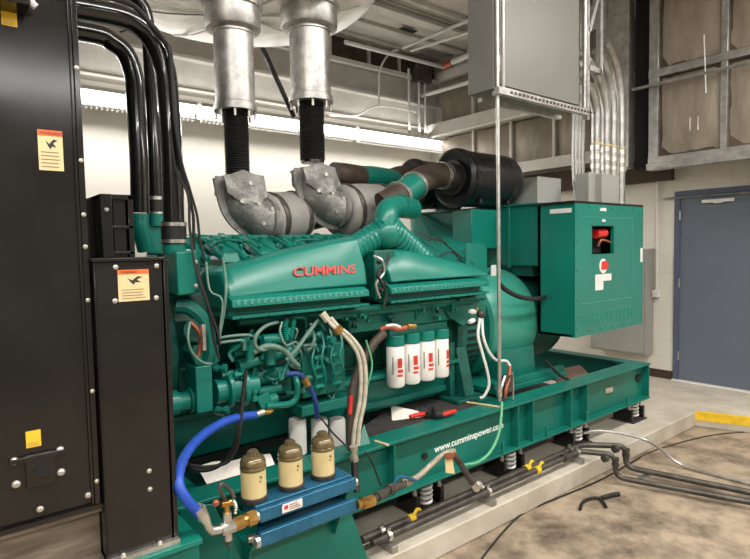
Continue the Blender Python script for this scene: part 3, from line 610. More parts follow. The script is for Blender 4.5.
# engine control module and pipes (left of the beige hoses)
x0, x1 = 1.552, 1.834
b = nb(); box(b, x0, x1, 2.56, 2.72, 0.823, 1.098); ec = obj('control_module', b, G, en, bevel=.006)
for i in range(4):
    z = 0.856+.03+i*.052
    for u in (.05, .16): obj('module_rib', cyl(nb(), (x0+u, 2.52, z), (x0+u+.06, 2.52, z), .014, n=10), GL, ec)
for i in range(4):
    x = x0+.03+i*.06; obj('fuel_line', tube(nb(), [(x,2.54,0.845), (x+.02,2.50,0.925), (x-.01,2.49,1.033), (x+.02,2.51,1.114), (x+.03,2.56,1.194)], .007, 6), GL, en)
b = nb(); box(b, x0-.02, x1+.05, 2.54, 2.75, 0.731, 0.786); obj('fuel_filter_head', b, G, en, bevel=.004)
for k, p in enumerate(map(V, [(1.549, 2.62, 0.723), (1.691, 2.62, 0.694), (1.813, 2.62, 0.669)])):
     b = nb(); lathe(b, (p.x,2.62,p.z-.02), (0,0,-1), [(.045,0),(.048,.02),(.048,.19),(.04,.2)], 24); obj('fuel_filter', b, mat('grey_white_filter', (.66,.64,.61), .4) if k == 0 else bpy.data.materials['grey_white_filter'], en)
# fuel pump assembly
def C(a, c, r, nm='pump_body', m=G, n=16): return obj(nm, cyl(nb(), a, c, r, n=n), m, en)
C((1.175, 2.6, 1.123), (1.341, 2.6, 1.132), .035); C((1.186, 2.56, 1.057), (1.482, 2.56, 1.098), .03, m=GL); C((1.159, 2.6, 0.975), (1.471, 2.6, 0.976), .045)
C((1.3, 2.52, 1.178), (1.46, 2.52, 1.169), .028, m=GL); C((1.128, 2.56, 0.908), (1.416, 2.56, 0.907), .025); C((1.222, 2.5, 1.091), (1.225, 2.5, 1.189), .022, m=GL)
C((1.192, 2.5, 1.144), (1.194, 2.5, 1.203), .018, m=GL); C((1.33, 2.5, 1.055), (1.332, 2.5, 1.126), .03); C((1.277, 2.54, 0.853), (1.38, 2.54, 0.865), .03, m=GL)
b = nb(); hull(b, [(1.198, 2.6, 1.156),(1.52, 2.6, 1.169),(1.51, 2.6, 0.862),(1.187, 2.6, 0.869),(1.267, 2.75, 1.128),(1.607, 2.75, 1.143),(1.597, 2.75, 0.817),(1.256, 2.75, 0.825)]); obj('pump_casting', b, GD, en, bevel=.01)
b = nb(); hull(b, [(1.248, 2.5, 0.898),(1.314, 2.5, 0.916),(1.346, 2.5, 0.849),(1.278, 2.5, 0.831),(1.277, 2.56, 0.88),(1.346, 2.56, 0.899),(1.378, 2.56, 0.83),(1.309, 2.56, 0.812)]); obj('inlet_block', b, GL, en, bevel=.004)
for q in ("265,412,2.5 290,408,2.5 296,400,2.5 296,385,2.5 294,378,2.52", "268,395,2.54 284,390,2.52 300,386,2.5"): pass
obj('fuel_line', tube(nb(), [(1.301, 2.5, 0.847), (1.426, 2.5, 0.833), (1.474, 2.5, 0.855), (1.483, 2.5, 0.928), (1.49, 2.54, 0.972)], .017, 10), GL, en)
obj('fuel_line', tube(nb(), [(1.225, 2.46, 1.135), (1.29, 2.44, 1.159), (1.378, 2.44, 1.128), (1.422, 2.44, 1.071), (1.468, 2.46, 1.031)], .014, 10), mat('grey_green_hose', (.11,.2,.16), .4), en)
GH = bpy.data.materials['grey_green_hose']
obj('fuel_line', tube(nb(), [(1.382, 2.5, 1.262), (1.293, 2.46, 1.255), (1.234, 2.44, 1.224), (1.221, 2.44, 1.177), (1.257, 2.44, 1.144), (1.345, 2.46, 1.154)], .009, 8), GH, en)
obj('fuel_line', tube(nb(), [(1.622, 2.5, 1.249), (1.52, 2.46, 1.179), (1.447, 2.44, 1.119), (1.388, 2.44, 1.076)], .010, 8), GH, en)
obj('fuel_line', tube(nb(), [(1.383, 2.46, 1.266), (1.359, 2.44, 1.22), (1.379, 2.42, 1.155), (1.448, 2.44, 1.159), (1.482, 2.46, 1.101)], .006, 8), GH, en)
obj('fuel_line', tube(nb(), [(1.05, 2.46, 1.224), (1.11, 2.45, 1.228), (1.186, 2.45, 1.224), (1.227, 2.46, 1.208)], .007, 8), GH, en)
obj('fuel_line', tube(nb(), [(1.049, 2.46, 1.201), (1.109, 2.45, 1.204), (1.165, 2.45, 1.198), (1.173, 2.46, 1.152)], .007, 8), GH, en)
obj('fuel_line', tube(nb(), [(1.145, 2.6, 1.592), (1.089, 2.45, 1.468), (1.071, 2.44, 1.354), (1.042, 2.44, 1.227)], .007, 8), GH, en)
obj('fuel_line', tube(nb(), [(1.018, 2.5, 1.577), (1.015, 2.46, 1.449), (1.054, 2.42, 1.403), (1.039, 2.42, 1.267)], .005, 8), GH, en)
obj('fuel_line', tube(nb(), [(0.932, 2.5, 1.307), (0.909, 2.47, 1.24), (0.921, 2.46, 1.176), (0.961, 2.45, 1.126), (1.012, 2.46, 1.108)], .006, 8), GH, en)
obj('spring_line', tube(nb(), [(1.428, 2.5, 1.268), (1.41, 2.48, 1.22), (1.414, 2.48, 1.169)], .014, 8, k=12, rip=.2), GL, en)
obj('spring_line', tube(nb(), [(1.475, 2.5, 1.263), (1.456, 2.48, 1.226), (1.443, 2.48, 1.176)], .012, 8, k=12, rip=.2), GL, en)
obj('blue_fuel_line', tube(nb(), [(1.385, 2.44, 1.006), (1.443, 2.42, 1), (1.489, 2.42, 0.962), (1.523, 2.42, 0.894), (1.545, 2.42, 0.827), (1.562, 2.44, 0.745)], .013, 10), mat('dark_blue_hose', (.012,.04,.17), .4), en)
b = nb(); cyl(b, (1.471, 2.41, 0.977), (1.494, 2.41, 0.937), .017); obj('brass_fitting', b, BRS, en)
random.seed(11)
for i in range(46):
    px = random.uniform(222, 345); 
    x = 1.03+random.random()*.72; z = .86+random.random()*.38; y = 2.50+random.random()*.08
    L_ = [(x,y,z)]
    for s in range(3): L_.append((L_[-1][0]+random.uniform(-.07,.07), y+random.uniform(-.03,.03), L_[-1][2]+random.uniform(-.07,.07)))
    if i % 3: obj('fuel_line', tube(nb(), L_, random.choice((.006,.008,.011)), 6), random.choice((G,GL,GD,GH)), en)
    else: obj('fitting', lathe(nb(), (x,y,z), random.choice(((0,-1,0),(1,0,0),(0,0,1),(.7,-.7,0))), [(.018,0),(.018,.02),(.012,.022),(.012,.04),(.02,.042),(.02,.06)], 8), random.choice((G,GL)), en)
for i in range(26):
    x = 1.8+random.random()*1.05; z = 1.16+random.random()*.12; y = 2.56+random.random()*.08
    obj('fitting', lathe(nb(), (x,y,z), random.choice(((0,-1,0),(1,0,0),(0,0,1))), [(.018,0),(.018,.02),(.012,.022),(.012,.05)], 8), random.choice((G,GL,GD)), en)
# flywheel housing
b = nb(); lathe(b, (2.88,3.2,1.0), (1,0,0), [(.42,0),(.42,.08),(.46,.09),(.46,.14)], 48); obj('flywheel_housing', b, GD, en)
b = nb(); prism(b, [(2.86,2.72,.56),(2.86,2.72,.95),(2.86,2.9,.95),(2.86,2.9,.56)], (.05,0,0)); box(b, 2.82, 3.1, 2.60, 2.8, .535, .56); prism(b, [(2.93,2.64,.56),(2.93,2.72,.9),(2.93,2.74,.9),(2.93,2.74,.56)], (.10,0,0)); obj('engine_foot', b, GD, en, bevel=.004)
# ------------------------------------------------------------------ exhaust: tank, stacks, bellows, blankets
tk = thing('silencer_tank', 'large silver foil covered silencer drum hanging above the exhaust stacks', 'silencer', (1.72, 3.5, 3.2))
b = nb(); lathe(b, (1.72,3.5,3.18), (0,0,1), [(.0,0),(.35,.008),(.65,.035),(.82,.08),(.91,.15),(.93,.25),(.93,1.25)], 64)
obj('shell', b, FO, tk)
b = nb()
for r in (.5,): pass
for k in range(8):
    a = k*PI/4+.2; tube(b, [(1.72+r*math.cos(a), 3.5+r*math.sin(a), 3.178+max(0,(r-.35))**2*.35) for r in (.1,.3,.5,.7,.8)], .006, 6)
obj('foil_seam', b, FO, tk)
for i in range(4): 
    a = .6+i*PI/2; obj('hanger_rod', cyl(nb(), (1.72+.9*math.cos(a),3.5+.9*math.sin(a),4.4), (1.72+.9*math.cos(a),3.5+.9*math.sin(a),4.65), .01), GV, tk)
ex = None
Bt, Bb = V((1.513, 3.2, 2.504)), V((1.532, 3.2, 2.128))
cx, cy = (Bt.x+Bb.x)/2, 3.2
def stack(cx, cy, zf, lb, lb2, s=1.):
    t = thing('exhaust_pipe', lb, 'exhaust pipe', (cx, cy, zf))
    b = nb(); lathe(b, (cx,cy,zf), (0,0,1), [(.124*s,0),(.124*s,.015),(.118*s,.02),(.118*s,.42),(.124*s,.425),(.124*s,.44)], 40); obj('lower_duct', b, DK, t)
    b = nb(); lathe(b, (cx,cy,zf+.44), (0,0,1), [(.13*s,0),(.16*s,.01),(.165*s,.02),(.165*s,.13),(.18*s,.135),(.18*s,.16),(.150*s,.165),(.15*s,.30),(.14*s,3.38-zf-.44)], 40); obj('upper_collar', b, DK, t)
    b = nb(); lathe(b, (cx,cy,zf-.03), (0,0,1), [(.13*s,0),(.13*s,.03)], 40); obj('end_flange', b, DK, t)
    for k in range(8):
        a = k*PI/4+.3; obj('flange_bolt', cyl(nb(), (cx+.114*s*math.cos(a), cy+.114*s*math.sin(a), zf-.075), (cx+.114*s*math.cos(a), cy+.114*s*math.sin(a), zf-.03), .009, n=8), ZN, t)
    u = thing('exhaust_bellows', lb2, 'bellows', (cx, cy, zf-.40))
    b = nb(); n = 26; prof = []
    for i in range(n*2+1): prof.append((.076*s if i % 2 else .067*s, i*(.38/(n*2))))
    lathe(b, (cx,cy,zf-.41), (0,0,1), prof, 32); obj('corrugated_tube', b, RB, u)
    b = nb(); lathe(b, (cx,cy,zf-.425), (0,0,1), [(.078,0),(.078,.02)], 32); lathe(b, (cx,cy,zf-.035), (0,0,1), [(.09,0),(.09,.005)], 32); obj('bellows_flange', b, BK, u)
za = 2.493; zb = 2.624
stack(1.523, 3.2, za, 'silver exhaust pipe nearer the black radiator', 'black corrugated bellows below the exhaust pipe nearer the radiator')
stack(2.065, 3.2, zb, 'silver exhaust pipe farther from the radiator, above the air cleaners', 'black corrugated bellows below the exhaust pipe farther from the radiator', 1.13)
def blanket(lb, dx, dy, P, lb2):
    """P: vertical leg + elbow + drum in pixels of the first set, shifted by world offset"""
    t = thing('exhaust_elbow', lb, 'insulated elbow', P[0])
    b = nb(); tube(b, P, .115, 18, 5)
    for v in b.verts: v.co += V((random.uniform(-.006,.006), random.uniform(-.006,.006), random.uniform(-.006,.006)))
    obj('blanket', b, BL, t, ang=50)
    return t
def elbow(q, lb):
    """insulated elbow: a flanged quarter bend made of two stitched halves, q = world point under the bellows"""
    q = V(q); t = thing('exhaust_elbow', lb, 'insulated elbow', q - V((0,0,.35)))
    path = [q+V((0,0,.0)), q+V((.0,0,-.08)), q+V((.03,.0,-.17)), q+V((.11,.0,-.235)), q+V((.20,.0,-.25))]
    b = nb(); tube(b, path, .104, 20, 6, r2=.125)
    for v in b.verts: v.co += V((random.uniform(-.004,.004), random.uniform(-.004,.004), random.uniform(-.004,.004)))
    obj('blanket', b, BL, t, ang=60)
    # stitched seam fins along the outer and inner curve
    b = nb(); sp = smooth(path, 6); outer = []; inner = []
    for i, p in enumerate(sp):
        d = (sp[min(i+1,len(sp)-1)]-sp[max(i-1,0)]).normalized(); nrm = V((-d.z,0,d.x))
        rr = .105
        outer.append(p - nrm*(-1)*(rr+.03) if False else p + V((d.z,0,-d.x))*(rr+.045)); inner.append(p + V((d.z,0,-d.x))*(rr-.03))
    for a0, a1, c0, c1 in zip(outer, outer[1:], inner, inner[1:]):
        hull(b, [a0+V((0,-.012,0)), a1+V((0,-.012,0)), c0+V((0,-.012,0)), c1+V((0,-.012,0)), a0+V((0,.012,0)), a1+V((0,.012,0)), c0+V((0,.012,0)), c1+V((0,.012,0))])
    obj('seam_fin', b, BL, t, ang=60)
    for sy, nm in ((-1,'front_flap'), (1,'rear_flap')):
        b = nb(); pl = [(-.135,-.005),(-.03,.03),(.12,.015),(.15,-.10),(.09,-.15),(-.02,-.17),(-.12,-.10)]
        hull(b, [q+V((u, sy*.112 if k in (1,4,5) else sy*.085, w)) for k, (u, w) in enumerate(pl)] + [q+V((u*.8, sy*.04, w)) for u, w in pl])
        bmesh.ops.subdivide_edges(b, edges=b.edges, cuts=2, use_grid_fill=True)
        for v in b.verts: v.co += V((random.uniform(-.005,.005), random.uniform(-.008,.008), random.uniform(-.005,.005)))
        obj(nm, b, BL, t, ang=50)
    b = nb()
    lathe(b, path[-1]-V((.03,0,0)), (1,0,0), [(.12,0),(.135,.01),(.125,.05)], 24); obj('end_cuff', b, BL, t, ang=60)
    b = nb()
    for (u, w) in ((.02,-.04),(-.04,-.15),(.07,-.16),(.10,-.28),(.16,-.19)): obj('fixing_button', cyl(nb(), q+V((u,-.10,w)), q+V((u,-.116,w)), .012, n=12), SIL, t)
    return t
def drum(a, c, r, lb, cap=True):
    a = V(a); c = V(c); t = thing('turbo_blanket', lb, 'turbocharger', a.lerp(c,.5)-V((0,0,r)))
    L_ = (c-a).length; b = nb(); lathe(b, a, c-a, [(r*.72,0),(r*.95,.02),(r,.05),(r*1.02,L_*.5),(r,L_-.05),(r*.93,L_-.015),(r*.6,L_)], 36)
    for v in b.verts: v.co += V((random.uniform(-.004,.004), random.uniform(-.004,.004), random.uniform(-.004,.004)))
    obj('blanket', b, BL2, t, ang=50)
    d = (c-a).normalized(); b = nb(); lathe(b, a+d*.05, d, [(r*1.03,0),(r*1.05,.01),(r*1.05,.03),(r*1.03,.04)], 36); obj('lacing_strip', b, DKI, t); b = nb(); lathe(b, a+d*(L_-.09), d, [(r*1.03,0),(r*1.05,.01),(r*1.05,.03),(r*1.03,.04)], 36)
    obj('lacing_strip', b, DKI, t)
    b = nb(); cyl(b, c, c+d*.05, r*.6); cyl(b, a.lerp(c,.5)-V((0,0,r*.9)), a.lerp(c,.5)-V((0,0,r*1.45)), r*.4); obj('turbine_casing', b, GD, t)
    return t
elbow((1.53, 3.2, 2.068), 'stitched grey insulated exhaust elbow nearer the radiator')
elbow((2.074, 3.2, 2.155), 'stitched grey insulated exhaust elbow farther from the radiator')
drum((1.698, 3.24, 1.817), (2.041, 3.34, 1.855), .168, 'grey quilted turbocharger blanket nearer the radiator')
drum((2.292, 3.24, 1.882), (2.798, 3.34, 1.924), .19, 'grey quilted turbocharger blanket nearer the air cleaners')
tag(obj('exhaust_crossover', tube(nb(), [(1.78, 3.5, 1.804), (2.138, 3.5, 1.837), (2.402, 3.5, 1.901), (2.545, 3.5, 2.034)], .09, 14), RBB), 'dark brown wrapped crossover pipe low between the two turbocharger blankets', 'exhaust pipe')
# ------------------------------------------------------------------ air cleaners
def cleaner(a, L_, r, lb, grp=None):
    a = V(a); t = thing('air_cleaner', lb, 'air cleaner', a+V((L_/2,0,-r)))
    b = nb(); lathe(b, a, (1,0,0), [(r*.55,.03),(r*.9,.0),(r,.015),(r*1.03,.02),(r*1.03,.05),(r*.985,.055),(r*.985,L_-.03),(r*.93,L_),(r*.3,L_+.01)], 48); obj('canister', b, ACM, t)
    b = nb(); lathe(b, a+V((-.01,0,0)), (1,0,0), [(r*.62,0),(r*.62,.02)], 32); lathe(b, a+V((-.09,0,0)), (1,0,0), [(r*.48,0),(r*.5,.02),(r*.48,.1)], 32); obj('outlet_ring', b, RB, t)
    b = nb(); lathe(b, a+V((.04,0,0)), (1,0,0), [(r*1.04,0),(r*1.04,.012)], 48); obj('clamp_band', b, BK, t)
    bx = obj('latch', box(nb(), a.x+.03, a.x+.07, a.y-r-.02, a.y-r+.01, a.z-.03, a.z+.03), BK, t)
    for x in (a.x+.15, a.x+L_-.15):
        b = nb(); lathe(b, (x,a.y,a.z), (1,0,0), [(r*.988,0),(r*.992,.0),(r*.992,.02)], 48); box(b, x, x+.03, a.y-r*.7, a.y+r*.7, 1.97, a.z-r*.75)
        obj('mounting_band', b, ACM, t)
    return t
cleaner((3.414, 3.2, 2.185), .66, .235, 'large black air cleaner canister nearer the viewer with a brown rubber elbow')
cleaner((3.452, 3.75, 2.192), .62, .22, 'black air cleaner canister half hidden behind the nearer one')
ap = thing('air_intake_pipe', 'green and brown intake pipe running from the nearer air cleaner to the turbocharger', 'intake pipe', (3.112, 3.15, 2.161))
obj('rubber_elbow', tube(nb(), [(3.535, 3.2, 2.2), (3.414, 3.2, 2.193), (3.254, 3.18, 2.196), (3.061, 3.12, 2.162), (2.889, 3.05, 2.107), (2.799, 3.02, 2.062)], .105, 20, 8, r2=.095, rip=.012), RBB, ap, label='brown rubber elbow')
obj('green_pipe', tube(nb(), [(2.84, 3.02, 2.086), (2.665, 2.98, 2.002), (2.591, 2.96, 1.97)], .092, 22), GL, ap)
obj('rubber_sleeve', tube(nb(), [(2.609, 2.96, 1.977), (2.5, 2.94, 1.93), (2.454, 2.95, 1.909)], .094, 22), RBB, ap)
for p, q in (((2.839, 3.03, 2.08), (2.809, 3.02, 2.063)), ((2.628, 2.97, 1.986), (2.6, 2.96, 1.973)), ((3.294, 3.185, 2.196), (3.254, 3.18, 2.194)), ((3.356, 3.2, 2.193), (3.31, 3.19, 2.193))):
    obj('hose_clamp', cyl(nb(), p, q, .108, n=28), SIL, ap)
ap = thing('air_intake_pipe', 'green intake pipe behind the grey blanket leading to the hidden air cleaner', 'intake pipe', (2.925, 3.6, 2.197))
obj('green_pipe', tube(nb(), [(2.664, 3.5, 2.178), (2.885, 3.55, 2.197), (3.186, 3.65, 2.202)], .085, 18), GL, ap)
obj('rubber_sleeve', tube(nb(), [(2.403, 3.45, 2.178), (2.513, 3.45, 2.178), (2.693, 3.5, 2.18)], .088, 18), RBB, ap)
obj('rubber_elbow', tube(nb(), [(3.153, 3.65, 2.208), (3.312, 3.7, 2.249), (3.478, 3.75, 2.248)], .09, 18), RBB, ap)
# ------------------------------------------------------------------ alternator and housings
al = thing('alternator', 'round pale green alternator drum behind the engine on the green base frame', 'alternator', (3.5, 3.2, .535))
b = nb(); lathe(b, (3.02,3.2,.99), (1,0,0), [(.44,0),(.45,.01),(.45,.06),(.41,.065),(.41,.30),(.455,.31),(.455,.36),(.43,.37)], 64); obj('adapter_ring', b, G, al)
b = nb()
for k in range(48):
    a = PI+.1+k*(PI*1.0)/48 if 0 else k*2*PI/48
    c = V((3.2, 3.2+.412*math.cos(a), .99+.412*math.sin(a))); u = V((0,-math.sin(a),math.cos(a)))
    prism(b, [c+V((-.10,0,0))+u*.010, c+V((.10,0,0))+u*.010, c+V((.10,0,0))-u*.010, c+V((-.10,0,0))-u*.010], V((0,math.cos(a),math.sin(a)))*.006)
obj('vent_louvre', b, DRK, al)
b = nb(); lathe(b, (3.38,3.2,.985), (1,0,0), [(.41,0),(.435,.02),(.45,.08),(.45,.50),(.435,.58),(.41,.60)], 64); obj('drum', b, GM, al)
b = nb(); lathe(b, (3.98,3.2,.985), (1,0,0), [(.40,0),(.40,.45),(.36,.52),(.1,.53)], 64); obj('rear_cover', b, GD, al)
b = nb(); prism(b, [(3.45,2.74,.56),(3.45,2.76,.80),(3.45,2.85,.80),(3.45,3.0,.56)], (.45,0,0)); box(b, 3.2, 4.1, 2.58, 3.82, .535, .575); box(b, 3.2, 4.1, 2.60, 2.64, .575, .62); obj('mounting_foot', b, G, al, bevel=.004)
obj('cable_loom', tube(nb(), [(3.282, 2.62, 1.35), (3.363, 2.62, 1.294), (3.532, 2.62, 1.23), (3.738, 2.63, 1.199), (3.916, 2.66, 1.2)], .018, 10), RB, al)
b = nb(); tube(b, [(3.767, 2.56, 0.719), (3.912, 2.52, 0.583), (4.078, 2.48, 0.498), (4.134, 2.46, 0.484)], .012, 8); tag(obj('ground_cable', b, RB), 'black cable hanging from the alternator onto the base frame rail', 'cable')
obj('rag', box(nb(), 0,0.01,0,0.01,0,0.01), PAP) if 0 else None
pnk = obj('rust_tray', prism(nb(), [(4.03, 2.596, 0.46),(4.471, 2.566, 0.46),(4.833, 2.897, 0.46),(4.399, 2.958, 0.46)], (0,0,.01)), mat('dusty_pink_board', (.38,.24,.18), .8)); tag(pnk, 'pinkish bare board lying in the frame past the alternator foot', 'board')
# roof housing over the alternator, control cabinet on the side
HX = 3.95
hs = thing('terminal_housing', 'tall green sheet steel housing bridging over the alternator', 'terminal box', (4.5, 3.4, 1.43))
b = box(nb(), HX, 5.0, 2.74, 4.2, 1.45, 1.955); obj('shell', b, G, hs, bevel=.006)
obj('dark_gap_filler', box(nb(), 4.0, 4.9, 2.84, 3.7, 1.36, 1.455), GD, hs)  # dark filler added so the gap above the alternator looks shaded
b = box(nb(), HX-.02, HX, 3.02, 3.05, 1.43, 1.955); box(b, HX-.025, 5.0, 2.74, 4.2, 1.955, 1.97); obj('trim_flange', b, G, hs, bevel=.003)
b = nb(); f_ = [(3.9, 4.243, 1.972),(3.9, 4.153, 1.997),(3.6, 3.221, 1.676),(3.3, 2.893, 1.502),(3.2, 3.073, 1.488),(3.4, 3.68, 1.634)]; hull(b, f_ + [V(p)+V((.02,0,-.02)) for p in f_]); obj('sloping_gusset', b, GMT, hs, ang=8)
b = nb(); prism(b, [(3.238, 2.9, 1.442),(3.241, 2.9, 1.649),(3.415, 2.9, 1.647),(3.487, 2.9, 1.599),(3.485, 2.9, 1.416)], (0,.01,0)); obj('lift_tab', b, GL, hs)
for q in ([(2.837, 2.9, 1.674), (2.939, 2.9, 1.688), (3.043, 2.88, 1.613), (3.15, 2.86, 1.537)], [(2.917, 2.86, 1.557), (3.043, 2.86, 1.584), (3.128, 2.84, 1.507)], [(2.806, 2.95, 1.733), (2.878, 2.9, 1.689), (3.001, 2.88, 1.651)]): obj('sensor_wire', tube(nb(), q, .006, 6), RB, hs)
b = box(nb(), 3.56, HX, 3.12, 3.34, 1.60, 1.93); obj('side_box', b, GL, hs, bevel=.006)
b = box(nb(), 3.40, 3.50, 3.0, 3.06, 1.25, 1.62); obj('grey_duct', b, BE, hs, bevel=.004); obj('white_tag', box(nb(), 3.633, 3.697, 2.978, 2.985, 1.349, 1.465), WH, hs)
CX0, CX1, CY, CZ0, CZ1 = HX-.02, 5.03, 2.40, 0.893, 1.94
cc = thing('control_cabinet', 'square green control cabinet with a red switch window at the far end of the generator', 'control cabinet', (4.5, 2.55, CZ0))
b = nb(); wx0, wx1, wz0, wz1 = 4.175, 4.52, 1.539, 1.767
box(b, CX0, wx0, CY, CY+.03, CZ0, CZ1); box(b, wx1, CX1, CY, CY+.03, CZ0, CZ1); box(b, wx0, wx1, CY, CY+.03, CZ0, wz0); box(b, wx0, wx1, CY, CY+.03, wz1, CZ1)
box(b, CX0, CX0+.02, CY+.03, 2.735, CZ0, CZ1); box(b, CX1-.02, CX1, CY+.03, 2.735, CZ0, CZ1); box(b, CX0, CX1, CY+.03, 2.735, CZ0, CZ0+.02); box(b, CX0, CX1, 2.71, 2.735, CZ0, CZ1)
obj('cabinet_body', b, GL, cc)
obj('top_cover', box(nb(), CX0-.02, CX1, CY+.0, 2.738, CZ1, CZ1+.02), BK, cc, bevel=.003)
wn = obj('recess', box(nb(), wx0, wx1, CY+.12, CY+.13, wz0, wz1), DRK, cc)
b = nb(); cyl(b, (4.325, 2.46, 1.704), (4.468, 2.46, 1.712), .038); obj('red_switch', b, RED, wn); obj('switch_lever', tube(nb(), [(4.355, 2.45, 1.605), (4.382, 2.43, 1.654), (4.544, 2.43, 1.627)], .010, 8), REDC, wn); obj('breaker', box(nb(), wx0+.04, wx0+.1, CY+.06, CY+.12, wz0+.02, wz1-.08), DKI, wn)
obj('window_frame', box(nb(), wx0-.012, wx1+.012, CY-.004, CY+.0, wz1, wz1+.01), G, cc)
# raised door panel lines
b = nb(); dx0, dx1, dz0, dz1 = CX0+.09, CX1-.20, 1.02, CZ1-.10
for a in ((dx0,dx1,dz1-.006,dz1),(dx0,dx1,1.148,1.148+.006),(dx1-.006,dx1,1.148,dz1)): box(b, a[0], a[1], CY-.003, CY, a[2], a[3])
obj('seam', b, GM, cc)
for i in range(13):
    x = CX0+.06+i*.072
    b = nb(); z0 = 0.983; 
    for (u0,u1,v0,v1) in ((0,.05,0,.005),(0,.05,.075,.08),(0,.005,0,.08),(.045,.05,0,.08)): box(b, x+u0, x+u1, CY-.004, CY, z0+v0, z0+v1)
    obj('vent_slot', b, GM, cc)
for i in range(5):
    z = CZ0+.06+i*(CZ1-CZ0-.12)/4
    for x in (CX0+.02, CX1-.02): obj('bolt', bolt(nb(), (x, CY, z), (0,-1,0), .007, .006), DKI, cc)
for i in range(1,6):
    x = CX0+.02+i*(CX1-CX0-.04)/6
    for z in (CZ0+.03, CZ1-.03): obj('bolt', bolt(nb(), (x, CY, z), (0,-1,0), .007, .006), DKI, cc)
def yl_(nm, x0p, z0p, m): pass
obj('white_label', box(nb(), 4.223, 4.475, CY-.003, CY, 1.317, 1.374), WH, cc)
obj('white_label', box(nb(), 4.223, 4.347, CY-.003, CY, 1.246, 1.32), WH, cc)
obj('small_plate', box(nb(), 4.295, 4.389, CY-.003, CY, 1.889, 1.914), WH, cc)
obj('latch', bolt(nb(), (4.342, 2.4, 1.808), (0,-1,0), .018, .02), WH, cc)
b = nb(); p = V((4.345, 2.4, 1.44)); lathe(b, (p.x,CY,p.z), (0,-1,0), [(.06,0),(.06,.004)], 24)
ro = obj('emblem_disc', b, WH, cc)
b = nb(); prism(b, [(p.x-.035,CY-.006,p.z-.03),(p.x+.05,CY-.006,p.z-.03),(p.x+.085,CY-.006,p.z+.01),(p.x+.04,CY-.006,p.z+.045),(p.x-.03,CY-.006,p.z+.035)], (0,.002,0)); obj('red_emblem', b, RED, ro)
obj('name_plate', box(nb(), HX-.025, HX-.02, 2.43, 2.62, CZ1-.07, CZ1-.035), WH, cc)
for z in (1.2, 1.45, 1.72): obj('bolt', bolt(nb(), (HX-.02, 2.6, z), (-1,0,0), .007, .006), DKI, cc)
obj('side_label', box(nb(), 4.981, 5.018, CY-.003, CY, 1.452, 1.577), WH, cc)
# ------------------------------------------------------------------ electrical: hanging box, conduits, junction boxes
bz = 2.66; BX0, BX1 = 2.989, 4.01
hb = thing('hanging_enclosure', 'large pale grey electrical enclosure hanging from the ceiling', 'electrical box', ((BX0+BX1)/2, 2.6, bz))
obj('enclosure', box(nb(), BX0, BX1, 2.42, 2.64, bz, 4.0), BE, hb, bevel=.004)
b = box(nb(), BX0+.05, BX1-.02, 2.405, 2.42, bz+.03, 4.0); dd_ = obj('front_door', b, BE, hb, bevel=.004)
for z in (bz+.12, bz+.9): obj('hinge', box(nb(), BX0+.02, BX0+.05, 2.405, 2.42, z, z+.1), GV, dd_)
b = box(nb(), BX0-.02, BX1+.05, 2.36, 2.40, bz-.045, bz-.0); box(b, BX0+.1, BX1+.05, 2.60, 2.64, bz-.03, bz); obj('support_strut', b, GV, hb)
b = nb()
for i in range(24): x = BX0+.1+i*.045; box(b, x, x+.02, 2.355, 2.3601, bz-.03, bz-.015)
obj('strut_slots', b, DKI, hb)
b = nb()
for x in (BX0+.05, BX1+.02):
    for y in (2.38, 2.64): cyl(b, (x,y,bz), (x,y,4.66), .012, n=8)
obj('threaded_rod', b, GV, hb)
b = nb(); x = 4.167; box(b, x-.02, x+.02, 2.43, 2.47, bz-.05, 4.66); box(b, x+.18, x+.22, 2.43, 2.47, 3.0, 4.66)
prism(b, [(x,2.43,3.9),(x+.04,2.43,3.9),(x+.22,2.43,4.35),(x+.18,2.43,4.35)], (0,.03,0)); prism(b, [(x,2.43,3.3),(x+.04,2.43,3.3),(x+.22,2.43,3.7),(x+.18,2.43,3.7)], (0,.03,0)); box(b, x, x+.2, 2.43, 2.47, 3.0, 3.04)
fr_ = obj('strut_frame', b, GV, hb)
cd = thing('conduit', 'thin straight grey conduit dropping from the hanging enclosure to the base frame', 'conduit', (3.042, 2.4, 0.556))
xa = 3.005; obj('conduit_tube', cyl(nb(), (xa,2.4,.57), (xa,2.4,4.4), .013, n=14), GV, cd)
obj('coupling', cyl(nb(), (xa,2.4,.60), (xa,2.4,.66), .018), SIL, cd); obj('clamp', box(nb(), xa-.03, xa+.03, 2.38, 2.42, bz-.05, bz-.02), GV, cd)
# thick conduit bank
for i, (xt, lb) in enumerate(((590,'leftmost of the thick curved conduits rising above the control cabinet'), (602,'second of the thick curved conduits from the hanging enclosure'), (609,'third of the thick curved conduits above the control cabinet'), (619,'rightmost of the thick curved conduits beside the dark gap'))):
    Yd = 2.95
    cz = 2.0
    x = {590:5.2,602:5.389,609:5.526,619:5.689}[xt]
    t = thing('bent_conduit', lb, 'conduit', (x, Yd, 1.99), 'thick conduits above the control cabinet')
    h = 2.62 + .18 + i*.05
    b = nb(); pipe(b, [(x,Yd,1.975),(x,Yd,h+.15),(x-.12,Yd,h+.32+.06*i),(x-.42,Yd-.05,h+.42+.07*i)], .043, .35, 16); obj('conduit_tube', b, GV, t)
    b = nb()
    for z in (2.36, 2.45, 2.54): cyl(b, (x,Yd,z), (x,Yd,z+.045), .051)
    obj('coupling', b, SIL, t, label='silver coupling rings')
    obj('yellow_tape', cyl(nb(), (x,Yd,2.595), (x,Yd,2.61), .0515), CRM, t)
    obj('lower_coupling', cyl(nb(), (x,Yd,2.0), (x,Yd,2.05), .045), SIL, t)
